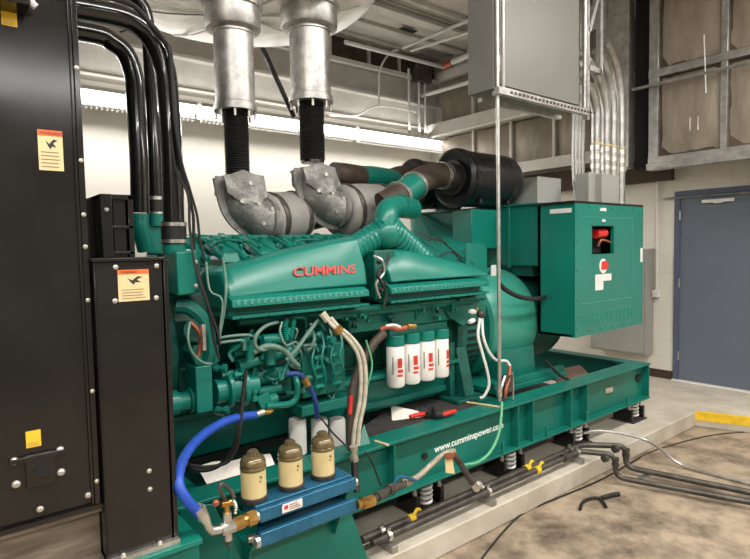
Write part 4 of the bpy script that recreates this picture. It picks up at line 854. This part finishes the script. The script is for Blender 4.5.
b = nb(); pipe(b, [(4.822, 3, 3.422), (5.208, 3, 3.441), (5.358, 3, 3.431)], .05, .1, 14); tag(obj('horizontal_conduit', b, GV), 'short thick conduit entering the side of the hanging enclosure', 'conduit')
tag(obj('round_lamp', lathe(nb(), (4.895, 2.9, 3.317), (0,-1,0), [(.05,0),(.065,.02),(.05,.06),(.02,.08)], 20), GV), 'round silver conduit fitting beside the hanging enclosure', 'conduit fitting')
for i, (p0, p1, p2, lb) in enumerate((((5.232, 3.3, 2.951),(5.401, 3.3, 2.298),(4.864, 3.1, 2.052),'leftmost of the thin conduits behind the hanging enclosure'),((5.343, 3.3, 2.997),(5.517, 3.3, 2.305),(4.968, 3.1, 2.037),'second thin conduit behind the hanging enclosure'),((5.457, 3.3, 2.95),(5.616, 3.3, 2.31),(5.092, 3.1, 2.041),'third thin conduit from the left behind the hanging enclosure'),((5.573, 3.3, 2.965),(5.696, 3.3, 2.261),(5.202, 3.1, 2.045),'rightmost thin conduit beside the thick curved conduits'))):
    x = 5.372+i*.065; b = nb(); pipe(b, [(x,3.3,4.2),(x,3.3,2.28),(x-.1,3.2,2.1),(x-.12,3.2,1.98)], .016, .08, 10); tag(obj('thin_conduit', b, GV), lb, 'conduit', 'thin conduits behind the enclosure')
def jbox(x0, x1, z0, z1, y, d, lb):
    t = thing('junction_box', lb, 'junction box', ((x0+x1)/2, y, z0)); obj('body', box(nb(), x0, x1, y, y+d, z0, z1), BEL, t, bevel=.003); obj('cover', box(nb(), x0-.004, x1+.004, y-.008, y, z0+.004, z1+.004), BEL, t, bevel=.002)
    b = nb()
    for x in (x0+.02, x1-.02):
        for z in (z0+.02, z1-.02): cyl(b, (x,y-.008,z), (x,y-.012,z), .006, n=8)
    obj('screws', b, ZN, t)
jbox(4.154, 4.502, 1.975, 2.209, 2.9, .3, 'grey junction box standing on the green housing beside the thin conduits')
jbox(4.491, 4.696, CZ1+.03, 2.236, 2.62, .12, 'narrow grey junction box left of its square neighbour on the cabinet roof')
jbox(4.597, 4.888, CZ1+.03, 2.223, 2.56, .12, 'square grey junction box on the control cabinet below the thick conduits')
# wall panel on the end wall behind the cabinet, small conduit and outlet
wp = thing('wall_panelboard', 'grey electrical panel on the end wall behind the control cabinet', 'electrical box', (6.75, 3.45, .28))
obj('body', box(nb(), 6.62, 6.828, 3.12, 3.82, .28, 1.55), BEL, wp, bevel=.004); obj('door_leaf', box(nb(), 6.605, 6.62, 3.14, 3.80, .30, 1.53), BEL, wp, bevel=.004); obj('latch', box(nb(), 6.595, 6.605, 3.16, 3.19, .85, .93), SIL, wp)
b = nb(); yy = 3.077; pipe(b, [(6.80,yy,2.4),(6.80,yy,1.032),(6.80,yy+.13,1.049)], .014, .05); tag(obj('wall_conduit', b, WH), 'thin white conduit on the end wall left of the blue door', 'conduit')
ob = thing('wall_outlet', 'small white outlet box on the wall conduit beside the blue door', 'outlet', (6.8, yy, 1.032))
obj('body', box(nb(), 6.75, 6.828, yy-.03, yy+.03, 0.972, 1.056), WH, ob, bevel=.003); obj('side_cap', cyl(nb(), (6.79,yy+.03,1.02), (6.79,yy+.06,1.02), .016), SIL, ob)
tag(obj('wall_pipe', tube(nb(), [(6.79,3.0,2.13), (6.79,-1.5,2.13)], .012, 8), GV), 'thin horizontal grey pipe on the end wall just above the blue door', 'pipe')
# ceiling pipes near the corner
def PTube(nm, pts, r, m, lb, cat): return tag(obj(nm, tube(nb(), pts, r, 10, sm=False), m), lb, cat)
PTube('ceiling_pipe', [(3.6,5.9,4.45),(6.7,5.9,4.45)] if 0 else [(4.638, 6.3, 4.433), (6.545, 6.3, 4.447)], .03, WH, 'long white sprinkler pipe below the ceiling running to the red coupling', 'pipe')
z_ = 4.3
sp = thing('sprinkler_branch', 'red sprinkler coupling with white branch pipe left of the hanging enclosure', 'sprinkler pipe', (6.386, 6, 4.416))
obj('branch_pipe', tube(nb(), [(6.2, 5.968, 4.314), (6.2, 5.345, 4.332), (6.2, 3.993, 4.532)], .04, 12, sm=False), WH, sp); hp = V((6.2, 5.345, 4.332)); obj('hanger', cyl(nb(), hp, (hp.x,hp.y,4.66), .008, n=6), GV, sp)
obj('red_coupling', cyl(nb(), (6.2, 5.948, 4.308), (6.2, 5.785, 4.317), .055), REDC, sp, label='red coupling')
PTube('ceiling_pipe', [(5.6, 6.188, 4.517), (5.6, 4.906, 4.505)], .022, WH, 'upper thin white pipe crossing the ceiling toward the enclosure', 'pipe')
PTube('ceiling_pipe', [(5.6, 6.019, 4.427), (5.6, 4.908, 4.356)], .018, WH, 'lower thin white pipe crossing the ceiling toward the enclosure', 'pipe')
PTube('corner_pipe', [(6.3, 6.623, 4.015), (6.3, 5.53, 3.992)], .03, WH, 'short white pipe crossing the corner below the red coupling', 'pipe')
tag(obj('wall_conduit', tube(nb(), [(4.465, 6.45, 3.458), (4.72, 6.45, 3.477), (4.95, 6.45, 3.521), (5.135, 6.45, 3.631), (5.362, 6.45, 3.706), (5.716, 6.45, 3.726), (6.088, 6.45, 3.716)], .012, 8), WH), 'thin white conduit wandering along the back wall above the light', 'conduit')
tag(obj('wall_conduit', tube(nb(), bend([(5.343, 6.45, 3.703), (5.356, 6.45, 4.254), (5.575, 6.45, 4.527), (5.735, 6.45, 4.589)], .25), .016, 8, sm=False), WH), 'white conduit bent upward on the back wall near the ceiling pipe', 'conduit')
for px, lb in ((409,'left thin vertical conduit in the room corner'), (419,'middle thin vertical conduit in the room corner'), (425,'right thin vertical conduit in the room corner')):
    x = {409:5.944, 419:6.156, 425:6.286}[px]
    tag(obj('corner_conduit', cyl(nb(), (x,6.45,3.335), (x,6.45,4.35), .018, n=10), WH), lb, 'conduit', 'vertical conduits in the corner')
b = box(nb(), 6.052, 6.354, 6.36, 6.5, 4.181, 4.426); tag(obj('corner_box', b, DKI), 'dark box high in the room corner beside the white conduits', 'junction box')
tag(obj('brace_rod', tube(nb(), [V((2.816, 5.2, 3.621)).lerp(V((3.137, 5.2, 3.022)), -1.35), (3.137, 5.2, 3.022)], .026, 10), BK), 'dark diagonal brace rod between the two exhaust stacks', 'brace')
PTube('wall_pipe', [(6.3, 6.32, 3.334), (6.3, 3.526, 3.355)], .02, WH, 'thin white pipe running along the insulated end wall panels', 'pipe')
# ------------------------------------------------------------------ blue filter unit
x0, x1 = 1.024, 1.52
fb = thing('filter_manifold', 'blue anodised twin block filter manifold below three amber filter bowls', 'filter manifold', ((x0+x1)/2, 2.1, .402))
b = box(nb(), x0, x1, 2.05, 2.075, .505, .560); box(b, x0, x1, 2.085, 2.21, .50, .565); box(b, x0+.01, x1-.01, 2.075, 2.09, .51, .55); obj('upper_block', b, BLU, fb, bevel=.004)
b = box(nb(), x0, x1, 2.05, 2.08, .402, .460); box(b, x0+.01, x1-.01, 2.08, 2.2, .404, .44); obj('lower_block', b, BLU, fb, bevel=.004)
for i in range(7):
    x = x0+.03+i*(x1-x0-.06)/6
    for z in (.515, .55, .412, .45): obj('bolt', bolt(nb(), (x, 2.05, z), (0,-1,0), .004, .003), DKI, fb)
    obj('bolt', bolt(nb(), (x, 2.10, .565), (0,0,1), .005, .004), DKI, fb)
obj('white_label', box(nb(), 1.126, 1.225, 2.047, 2.05, .516, .553), WH, fb); lx_ = 1.136
obj('red_mark', box(nb(), lx_, lx_+.018, 2.046, 2.047, .530, .546), REDL, fb); b = nb()
for i in range(3): box(b, lx_+.026, lx_+.08-.008*i, 2.046, 2.047, .524+i*.009, .527+i*.009)
obj('label_lines', b, REDC, fb)
obj('end_cap', cyl(nb(), (x0-.02,2.07,.425), (x0,2.07,.425), .026), SIL, fb); obj('end_port', cyl(nb(), (x0-.035,2.10,.43), (x0-.0,2.10,.43), .016), SIL, fb); obj('end_cap', cyl(nb(), (x1,2.07,.532), (x1+.012,2.07,.532), .020), SIL, fb); obj('end_cap', cyl(nb(), (x0-.018,2.07,.532), (x0,2.07,.532), .022), SIL, fb)
for i, (px, lb) in enumerate(((254,'amber filter bowl nearest the blue hose'),(291,'middle amber filter bowl on the blue manifold'),(323,'amber filter bowl farthest from the blue hose'))):
    x = {254:1.049,291:1.23,323:1.402}[px]
    t = thing('filter_bowl', lb, 'fuel filter', (x, 2.15, .565), 'filter bowls on the blue manifold')
    b = nb(); lathe(b, (x,2.15,.566), (0,0,1), [(.055,0),(.058,.005),(.058,.02),(.052,.024)], 32); obj('collar', b, DKI, t)
    b = nb(); lathe(b, (x,2.15,.588), (0,0,1), [(.0535,0),(.0535,.112)], 32); obj('element', b, AMB, t)
    b = nb(); lathe(b, (x,2.15,.700), (0,0,1), [(.0545,0),(.056,.004),(.056,.012),(.052,.015),(.0545,.02),(.0545,.032),(.049,.048),(.036,.058),(.020,.061),(.020,.080),(.014,.083)], 32); obj('dome', b, BRZ, t)
    b = nb()
    for k in range(8): a = k*PI/4; cyl(b, (x+.021*math.cos(a),2.15+.021*math.sin(a),.762), (x+.021*math.cos(a),2.15+.021*math.sin(a),.776), .005, n=6)
    obj('knob', b, BRZ, t)
    b = nb(); yk = 2.15-.0542; cyl(b, (x+.004,yk,.66), (x+.004,yk-.0003,.66), .004, n=8); cyl(b, (x+.009,yk,.672), (x+.009,yk-.0003,.672), .003, n=8); box(b, x+.001, x+.011, yk-.0004, yk, .676, .682); obj('mark', b, INK, t)
# left end fittings
t = thing('elbow_fitting', 'silver elbow and cross fitting joining the blue hose to the brass union', 'pipe fitting', (0.831, 2.05, 0.545))
obj('elbow', tube(nb(), [(0.786, 2.05, 0.631), (0.804, 2.05, 0.566), (0.819, 2.05, 0.545), (0.86, 2.05, 0.539), (0.901, 2.05, 0.537)], .017, 12, sm=False), SIL, t)
b = nb(); cyl(b, (0.856, 2.05, 0.537), (0.927, 2.05, 0.537), .026, n=8); cyl(b, (0.883, 2.05, 0.487), (0.883, 2.05, 0.6), .017, n=12); obj('cross_body', b, SIL, t)
obj('swivel_nut', cyl(nb(), (0.775, 2.05, 0.65), (0.793, 2.05, 0.597), .022, n=8), SIL, t)
b = nb(); cyl(b, (0.91, 2.05, 0.539), (0.949, 2.05, 0.542), .028, n=8); cyl(b, (0.949, 2.05, 0.542), (0.993, 2.05, 0.544), .024); cyl(b, (0.966, 2.05, 0.542), (1.002, 2.05, 0.543), .030, n=8); tag(obj('brass_union', b, BRS), 'brass hex union left of the blue manifold', 'pipe fitting')
t = thing('drain_valve', 'small dark lever valve standing on the silver cross fitting', 'valve', (0.883, 2.05, 0.6))
b = nb(); cyl(b, (0.883, 2.05, 0.6), (0.88, 2.05, 0.649), .012); cyl(b, (0.859, 2.05, 0.64), (0.909, 2.05, 0.633), .014); obj('body', b, BRS, t)
obj('lever', tube(nb(), [(0.872, 2.04, 0.655), (0.849, 2.03, 0.706), (0.858, 2.03, 0.727), (0.89, 2.03, 0.694), (0.901, 2.02, 0.662)], .008, 8), DKI, t)
obj('red_knob', ball(nb(), (0.835, 2.04, 0.655), .014), REDC, t); obj('chain', tube(nb(), [(0.901, 2.03, 0.65), (0.912, 2.03, 0.622), (0.907, 2.03, 0.592)], .006, 8, rip=.3), SIL, t)
tag(obj('drain_cock', lathe(nb(), (0.883, 2.05, 0.503), (0,0,-1), [(.016,0),(.016,.02),(.010,.022),(.010,.04)], 10), DKI), 'small dark drain cock under the silver cross fitting', 'valve')
t = thing('blue_hose', 'thick bright blue rubber hose looping from the engine to the blue manifold', 'hose', (0.786, 2.05, 0.631))
obj('hose', tube(nb(), [(1.229, 2.48, 0.821), (1.132, 2.44, 0.84), (1.016, 2.38, 0.85), (0.895, 2.3, 0.843), (0.792, 2.2, 0.826), (0.73, 2.12, 0.797), (0.703, 2.06, 0.758), (0.723, 2.04, 0.701), (0.774, 2.05, 0.623)], .020, 14, 8), BHO, t)
obj('crimp', cyl(nb(), (1.219, 2.48, 0.82), (1.278, 2.49, 0.823), .017), SIL, t); obj('end_crimp', cyl(nb(), (0.762, 2.045, 0.656), (0.786, 2.05, 0.612), .0235), SIL, t)
tag(obj('brass_elbow', tube(nb(), [(1.273, 2.49, 0.825), (1.322, 2.5, 0.817), (1.339, 2.52, 0.84)], .016, 10), BRS), 'small brass elbow on the engine where the blue hose starts', 'pipe fitting')
tag(obj('cable', tube(nb(), [(1.17, 2.44, 1.059), (1.151, 2.44, 0.942), (1.11, 2.42, 0.787), (1.08, 2.45, 0.667), (1.02, 2.5, 0.605), (0.929, 2.5, 0.62), (0.889, 2.5, 0.664)], .010, 8), RB), 'thick black cable hanging from the fuel pump behind the blue hose', 'cable')
tag(obj('cable', tube(nb(), [(1.145, 2.43, 0.921), (1.116, 2.41, 0.788), (1.097, 2.42, 0.695), (1.054, 2.44, 0.638), (0.965, 2.47, 0.634), (0.896, 2.47, 0.661)], .008, 8), RB), 'black cable curling over the pale sheet', 'cable')
# right end fittings: brass, iron couplings, valve, braided hose
b = nb(); cyl(b, (1.52, 2.05, 0.43), (1.574, 2.05, 0.428), .022, n=8); cyl(b, (1.55, 2.05, 0.428), (1.616, 2.05, 0.425), .028, n=8); tag(obj('brass_union', b, BRS), 'brass hex union right of the blue manifold', 'pipe fitting')
b = nb(); prev = None
pts = [V(p) for p in ((1.616, 2.05, 0.425), (1.649, 2.06, 0.426), (1.716, 2.08, 0.419), (1.744, 2.09, 0.423), (1.798, 2.1, 0.419), (1.877, 2.12, 0.405), (1.928, 2.13, 0.404))]
for (a, c), r in zip(zip(pts, pts[1:]), (.016,.024,.018,.026,.022,.017)): cyl(b, a, c, r, n=8)
tag(obj('iron_coupling', b, DKI), 'chain of dark iron couplings between the brass union and the braided hose', 'pipe fitting')
t = thing('ball_valve', 'ball valve with a blue lever on the pipe in front of the green rail', 'valve', (1.877, 2.12, 0.405))
obj('body', cyl(nb(), (1.85, 2.12, 0.408), (1.928, 2.13, 0.404), .021, n=8), BRA, t); obj('blue_lever', tube(nb(), [(1.792, 2.1, 0.441), (1.826, 2.1, 0.463), (1.888, 2.1, 0.441), (1.95, 2.1, 0.407)], .008, 8), BLU, t); obj('stem', cyl(nb(), (1.862, 2.11, 0.418), (1.862, 2.11, 0.45), .007, n=8), SIL, t)
t = thing('braided_hose', 'braided metal hose rising over the rail with a paper tag', 'hose', (2.426, 2.12, 0.23))
obj('hose', tube(nb(), [(1.928, 2.13, 0.404), (2.01, 2.14, 0.41), (2.11, 2.15, 0.441), (2.189, 2.15, 0.471), (2.237, 2.15, 0.476)], .016, 12, 10), BRA, t); obj('fitting', lathe(nb(), (2.237, 2.15, 0.476), (1,.0,-.2), [(.018,0),(.018,.05)], 8), BRA, t)
obj('dark_hose', tube(nb(), [(2.261, 2.15, 0.465), (2.318, 2.15, 0.41), (2.384, 2.15, 0.316), (2.449, 2.14, 0.223)], .019, 12, 8), DKI, t, label='dark braided leg')
obj('end_nut', cyl(nb(), (2.432, 2.14, 0.246), (2.467, 2.14, 0.2), .022, n=8), SIL, t)
b = nb(); prism(b, [(2.171, 2.11, 0.465), (2.226, 2.11, 0.462), (2.249, 2.11, 0.359), (2.177, 2.11, 0.385)], (0,.002,0)); tg = obj('paper_tag', b, CRM, t); b = nb(); prism(b, [(2.153, 2.1, 0.5), (2.248, 2.1, 0.487), (2.224, 2.1, 0.454), (2.176, 2.1, 0.461)], (0,.002,0)); obj('red_string', b, REDC, tg)
# hoses in the middle
t = thing('beige_hose', 'pair of beige hoses dropping from the manifold to the coupling at the rail', 'hose', (1.788, 2.42, 0.496))
for s in (0, 1):
    obj('hose', tube(nb(), [V(p)+V((s*.022,-s*.012,0)) for p in [(1.647, 2.46, 1.261), (1.663, 2.42, 1.22), (1.717, 2.38, 1.16), (1.764, 2.35, 1.078), (1.773, 2.33, 0.973), (1.755, 2.32, 0.828), (1.719, 2.32, 0.702), (1.703, 2.32, 0.594)]], .011, 10, 8), BEI, t)
obj('tie_wrap', cyl(nb(), (1.668, 2.4, 1.211), (1.686, 2.4, 1.193), .03), BRS, t)
obj('top_fitting', cyl(nb(), (1.629, 2.47, 1.288), (1.652, 2.45, 1.245), .02, n=8), BEI, t)
t = thing('coupling_stack', 'dark coupling below the beige hoses running down behind the blue manifold', 'pipe fitting', (1.691, 2.3, 0.475))
b = nb()
for y0, y1, r in ((445,449,.022),(449,455,.016),(455,459,.02),(459,463,.015)): pass
cyl(b, (1.691, 2.3, 0.602), (1.694, 2.3, 0.58), .022, n=10); cyl(b, (1.694, 2.3, 0.58), (1.693, 2.3, 0.549), .017); cyl(b, (1.693, 2.3, 0.549), (1.696, 2.3, 0.522), .022, n=8); obj('nut', b, BRA, t)
obj('hose', tube(nb(), [(1.692, 2.3, 0.528), (1.682, 2.28, 0.457), (1.663, 2.24, 0.386)], .017, 12), RB, t)
t = thing('black_sleeve_hose', 'thick black sleeved hose slanting down beside the beige hoses', 'hose', (1.761, 2.4, 0.784))
obj('sleeve', tube(nb(), [(2.011, 2.42, 1.144), (1.937, 2.42, 1.096), (1.878, 2.42, 1.031), (1.806, 2.4, 0.957), (1.755, 2.38, 0.87), (1.723, 2.36, 0.719), (1.71, 2.34, 0.565)], .025, 14), RBB, t, label='dark brown sleeve'); obj('red_section', tube(nb(), [(1.704, 2.33, 0.857), (1.7, 2.33, 0.816), (1.695, 2.33, 0.764)], .010, 10), RED, t, label='red wrapped section')
t = thing('wire_harness', 'red and brass wire harness above the white oil filters', 'harness', (2.134, 2.44, 1.158))
obj('red_wires', tube(nb(), [(1.99, 2.43, 1.163), (2.041, 2.42, 1.175), (2.116, 2.42, 1.156), (2.203, 2.43, 1.157)], .016, 10, rip=.15), REDC, t); obj('white_wrap', tube(nb(), [(2.018, 2.41, 1.185), (2.078, 2.41, 1.184), (2.123, 2.41, 1.168)], .008, 8), WH, t); obj('brass_end', cyl(nb(), (2.187, 2.42, 1.166), (2.25, 2.42, 1.159), .015), BRS, t)
tag(obj('green_pipe_bracket', hull(nb(), [(1.796, 2.42, 0.522),(1.916, 2.5, 0.622),(1.892, 2.4, 0.515),(1.863, 2.4, 0.506),(1.855, 2.5, 0.486),(1.962, 2.56, 0.598),(1.971, 2.5, 0.469)]), G), 'small green triangular bracket on the base frame beside the beige hoses', 'bracket')
tag(obj('thin_cable', tube(nb(), [(1.789, 2.33, 0.538), (1.819, 2.31, 0.481), (1.85, 2.3, 0.388), (1.87, 2.3, 0.338)], .005, 8), RB), 'thin black cable hanging down the rail right of the coupling stack', 'cable')
tag(obj('thin_cable', tube(nb(), [(1.865, 2.4, 1.124), (1.888, 2.38, 0.986), (1.843, 2.38, 0.855)], .005, 8), GRK), 'thin green line beside the black sleeved hose', 'cable')
tag(obj('thin_cable', tube(nb(), [(1.543, 2.4, 0.779), (1.6, 2.36, 0.682), (1.652, 2.32, 0.612), (1.681, 2.3, 0.573)], .005, 8), RB), 'thin black cable crossing the grey fuel filters', 'cable')
# right hoses near the alternator
t = thing('white_hose', 'pale grey flexible hose looping down beside the engine foot', 'hose', (2.941, 2.5, 0.582))
obj('hose', tube(nb(), [(2.928, 2.5, 1.136), (2.882, 2.48, 1.027), (2.91, 2.47, 0.909), (2.948, 2.46, 0.782), (2.968, 2.46, 0.675), (2.939, 2.48, 0.6), (2.921, 2.5, 0.586)], .010, 10), WH, t)
t = thing('white_hose', 'pale grey flexible hose looping right to the thin conduit fittings', 'hose', (3.25, 2.5, 0.729))
obj('hose', tube(nb(), [(2.948, 2.5, 1.134), (2.934, 2.48, 1.021), (2.972, 2.47, 0.915), (3.044, 2.46, 0.837), (3.154, 2.46, 0.814), (3.185, 2.45, 0.775)], .010, 10), WH, t)
t = thing('sensor_cluster', 'cluster of white and dark sensor fittings where the pale hoses start', 'sensor', (2.928, 2.5, 1.15))
for (px, py, m) in ((0,0,0),): pass
obj('white_plug', lathe(nb(), (2.877, 2.5, 1.181), (-1,0,.2), [(.014,0),(.018,.02),(.014,.05)], 10), WH, t); obj('white_plug', lathe(nb(), (2.866, 2.5, 1.128), (-1,0,-.2), [(.014,0),(.018,.02),(.014,.05)], 10), WH, t)
obj('dark_body', ball(nb(), (2.938, 2.5, 1.162), .03), DKI, t); obj('yellow_cap', ball(nb(), (2.863, 2.47, 1.205), .010), BRS, t)
t = thing('drain_fitting', 'copper and dark fitting cluster at the foot of the thin conduit', 'pipe fitting', (3.1, 2.42, 0.568))
obj('copper_body', tube(nb(), [(3.185, 2.45, 0.775), (3.147, 2.43, 0.699), (3.1, 2.42, 0.625), (3.089, 2.42, 0.57)], .012, 10), REDC, t); obj('clamp_block', box(nb(), 3.093, 3.182, 2.42, 2.46, .60, .72), DKI, t, bevel=.004); obj('silver_leg', tube(nb(), [(3.103, 2.43, 0.721), (3.057, 2.42, 0.66), (3.035, 2.42, 0.581)], .009, 8), SIL, t); obj('silver_leg', tube(nb(), [(3.194, 2.44, 0.733), (3.192, 2.43, 0.642), (3.178, 2.42, 0.54)], .007, 8), SIL, t)
tag(obj('garden_hose', tube(nb(), [(2.98, 2.36, 0.575), (2.931, 2.33, 0.483), (2.874, 2.31, 0.38), (2.78, 2.3, 0.299), (2.651, 2.29, 0.27), (2.511, 2.28, 0.291)], .009, 10, 8), GRK), 'thin light green hose hanging in an arc over the green rail lettering', 'hose')
# ------------------------------------------------------------------ pipes on the pad and floor
def zP(): pass
yA, yB, zpp = 2.315, 2.255, .075
xe = 4.073
t = thing('floor_pipe', 'dark iron fuel pipe along the pad, farther from its edge, bending down to the floor', 'pipe', (2.5, yA, zpp))
b = nb(); q = V((4.114, 2.08, 0.075)); q2 = V((3.88, 2.04, 0.075)); qe = V((4.326, 1.258, -0.09)); qf = V((4.167, 1.211, -0.09)); pipe(b, [(1.765-.02,yA,zpp), (q.x-.22,yA,zpp), q, (q.x,q.y,-.09), qe, qe+(qe-q).normalized()*.3], .022, .07, 14); obj('pipe_run', b, DKI, t)
t2 = thing('floor_pipe', 'dark iron fuel pipe along the pad edge nearer the viewer, bending down to the floor', 'pipe', (2.5, yB, zpp))
b = nb(); pipe(b, [(1.765,yB,zpp), (q2.x-.12,yB,zpp), q2, (q2.x,q2.y,-.09), qf, qf+(qf-q2).normalized()*.3], .020, .07, 14); obj('pipe_run', b, DKI, t2)
for tt, y, xs in ((t, yA, (q.x-.42,)), (t2, yB, (q2.x-.34,))):
    for x in xs[:1]: obj('coupling', cyl(nb(), (x,y,zpp), (x+.06,y,zpp), .029), DKI, tt)
for tt, qq, rr in ((t, q, .022), (t2, q2, .020)):
    for z in (-.035, -.075): obj('elbow_collar', cyl(nb(), (qq.x,qq.y,z+.09), (qq.x,qq.y,z+.065), rr*1.3), DKI, tt)
    obj('elbow_collar', cyl(nb(), (qq.x-.13,qq.y+.028 if tt is t else qq.y+.02,zpp), (qq.x-.10,qq.y+.02 if tt is t else qq.y+.014,zpp), rr*1.35), DKI, tt)
tag(obj('strut_support', box(nb(), q.x-.12, q.x+.10, q.y-.16, q.y-.12, LZ+.001, -.115), GV), 'steel strut lying on the brown floor where the dark pipes bend away', 'pipe support')
obj('union', lathe(nb(), (2.611, 2.29, 0.121), (1,0,0), [(.03,0),(.034,.02),(.03,.05),(.022,.055)], 10), SIL, t)
for px, py, lb in ((388,545,'steel strut support under the dark pipes nearest the blue manifold'), (487,488,'steel strut support under the dark pipes at the braided hose'), (577,455,'steel strut support under the dark pipes near their bends')):
    x = {388:1.878, 487:2.7, 577:3.717}[px]
    q = thing('strut_support', lb, 'pipe support', (x, 2.28, .0005), 'strut supports under the floor pipes')
    b = box(nb(), x-.02, x+.02, 2.20, 2.42, .0005, .04); obj('strut', b, GV, q, bevel=.002)
    b = nb()
    for y in (yA, yB): lathe(b, (x-.012,y,zpp), (1,0,0), [(.024,0),(.029,.0),(.029,.024),(.024,.024)], 20); box(b, x-.012, x+.012, y-.006, y+.006, zpp+.025, zpp+.045)
    obj('pipe_clamp', b, SIL, q)
for px, py, lb in ((411,520,'yellow hose clamp on the dark pipe nearest the blue manifold'), (527,470,'yellow clamp on the farther dark pipe between two struts'), (537,474,'yellow clamp on the nearer dark pipe between two struts')):
    x, y = {411:(2.099,yA), 527:(3.192,yA), 537:(3.222,yB)}[px]
    q = thing('yellow_clamp', lb, 'clamp', (x, y, zpp), 'yellow clamps on the floor pipes')
    obj('band', cyl(nb(), (x-.02,y,zpp), (x+.02,y,zpp), .027), YEL, q); b = nb(); tube(b, [(x+.01,y-.01,zpp+.02),(x+.04,y-.01,zpp+.045),(x+.07,y,zpp+.03)], .010, 8); obj('tail', b, YEL, q)
tag(obj('flexible_conduit', tube(nb(), [(4.105, 2.433, 0.09), (4.223, 2.352, 0.1), (4.329, 2.197, 0.09), (4.386, 2.04, 0.06), (4.487, 1.977, -0.02), (4.531, 1.858, -0.11), (4.542, 1.647, -0.12), (4.557, 1.327, -0.12), (4.574, 1.097, -0.12)], .012, 10, 8), GV), 'silver flexible conduit curving off the pad across the brown floor', 'conduit')
tag(obj('floor_cable', tube(nb(), [(2.195, 1.958, -0.132), (2.427, 2.043, -0.132), (2.718, 2.136, -0.132), (3.006, 2.197, -0.132), (3.371, 2.172, -0.132), (3.84, 2.137, -0.132), (4.481, 2.148, -0.132)], .006, 6), RB), 'thin dark cable snaking along the foot of the concrete pad', 'cable')
tag(obj('floor_cable', tube(nb(), [(4.12, 2.145, -0.134), (4.678, 2.158, -0.134), (5.224, 2.06, -0.134), (5.586, 1.947, -0.134), (5.94, 1.739, -0.134)], .005, 6), RBB), 'thin brown cable lying toward the yellow strip', 'cable')
t = thing('pliers', 'black angled hand tool lying alone on the brown floor', 'tool', (3.502, 1.963, -0.135))
obj('handle', tube(nb(), [(3.704, 1.92, -0.125), (3.649, 1.942, -0.123), (3.552, 1.962, -0.122)], .016, 10), RB, t); obj('jaw', tube(nb(), [(3.552, 1.962, -0.122), (3.507, 2.01, -0.125), (3.407, 2.018, -0.125), (3.3, 1.976, -0.125)], .011, 8), RB, t); obj('lower_jaw', tube(nb(), [(3.528, 1.963, -0.122), (3.498, 1.918, -0.125), (3.456, 1.88, -0.126)], .010, 8), RB, t)
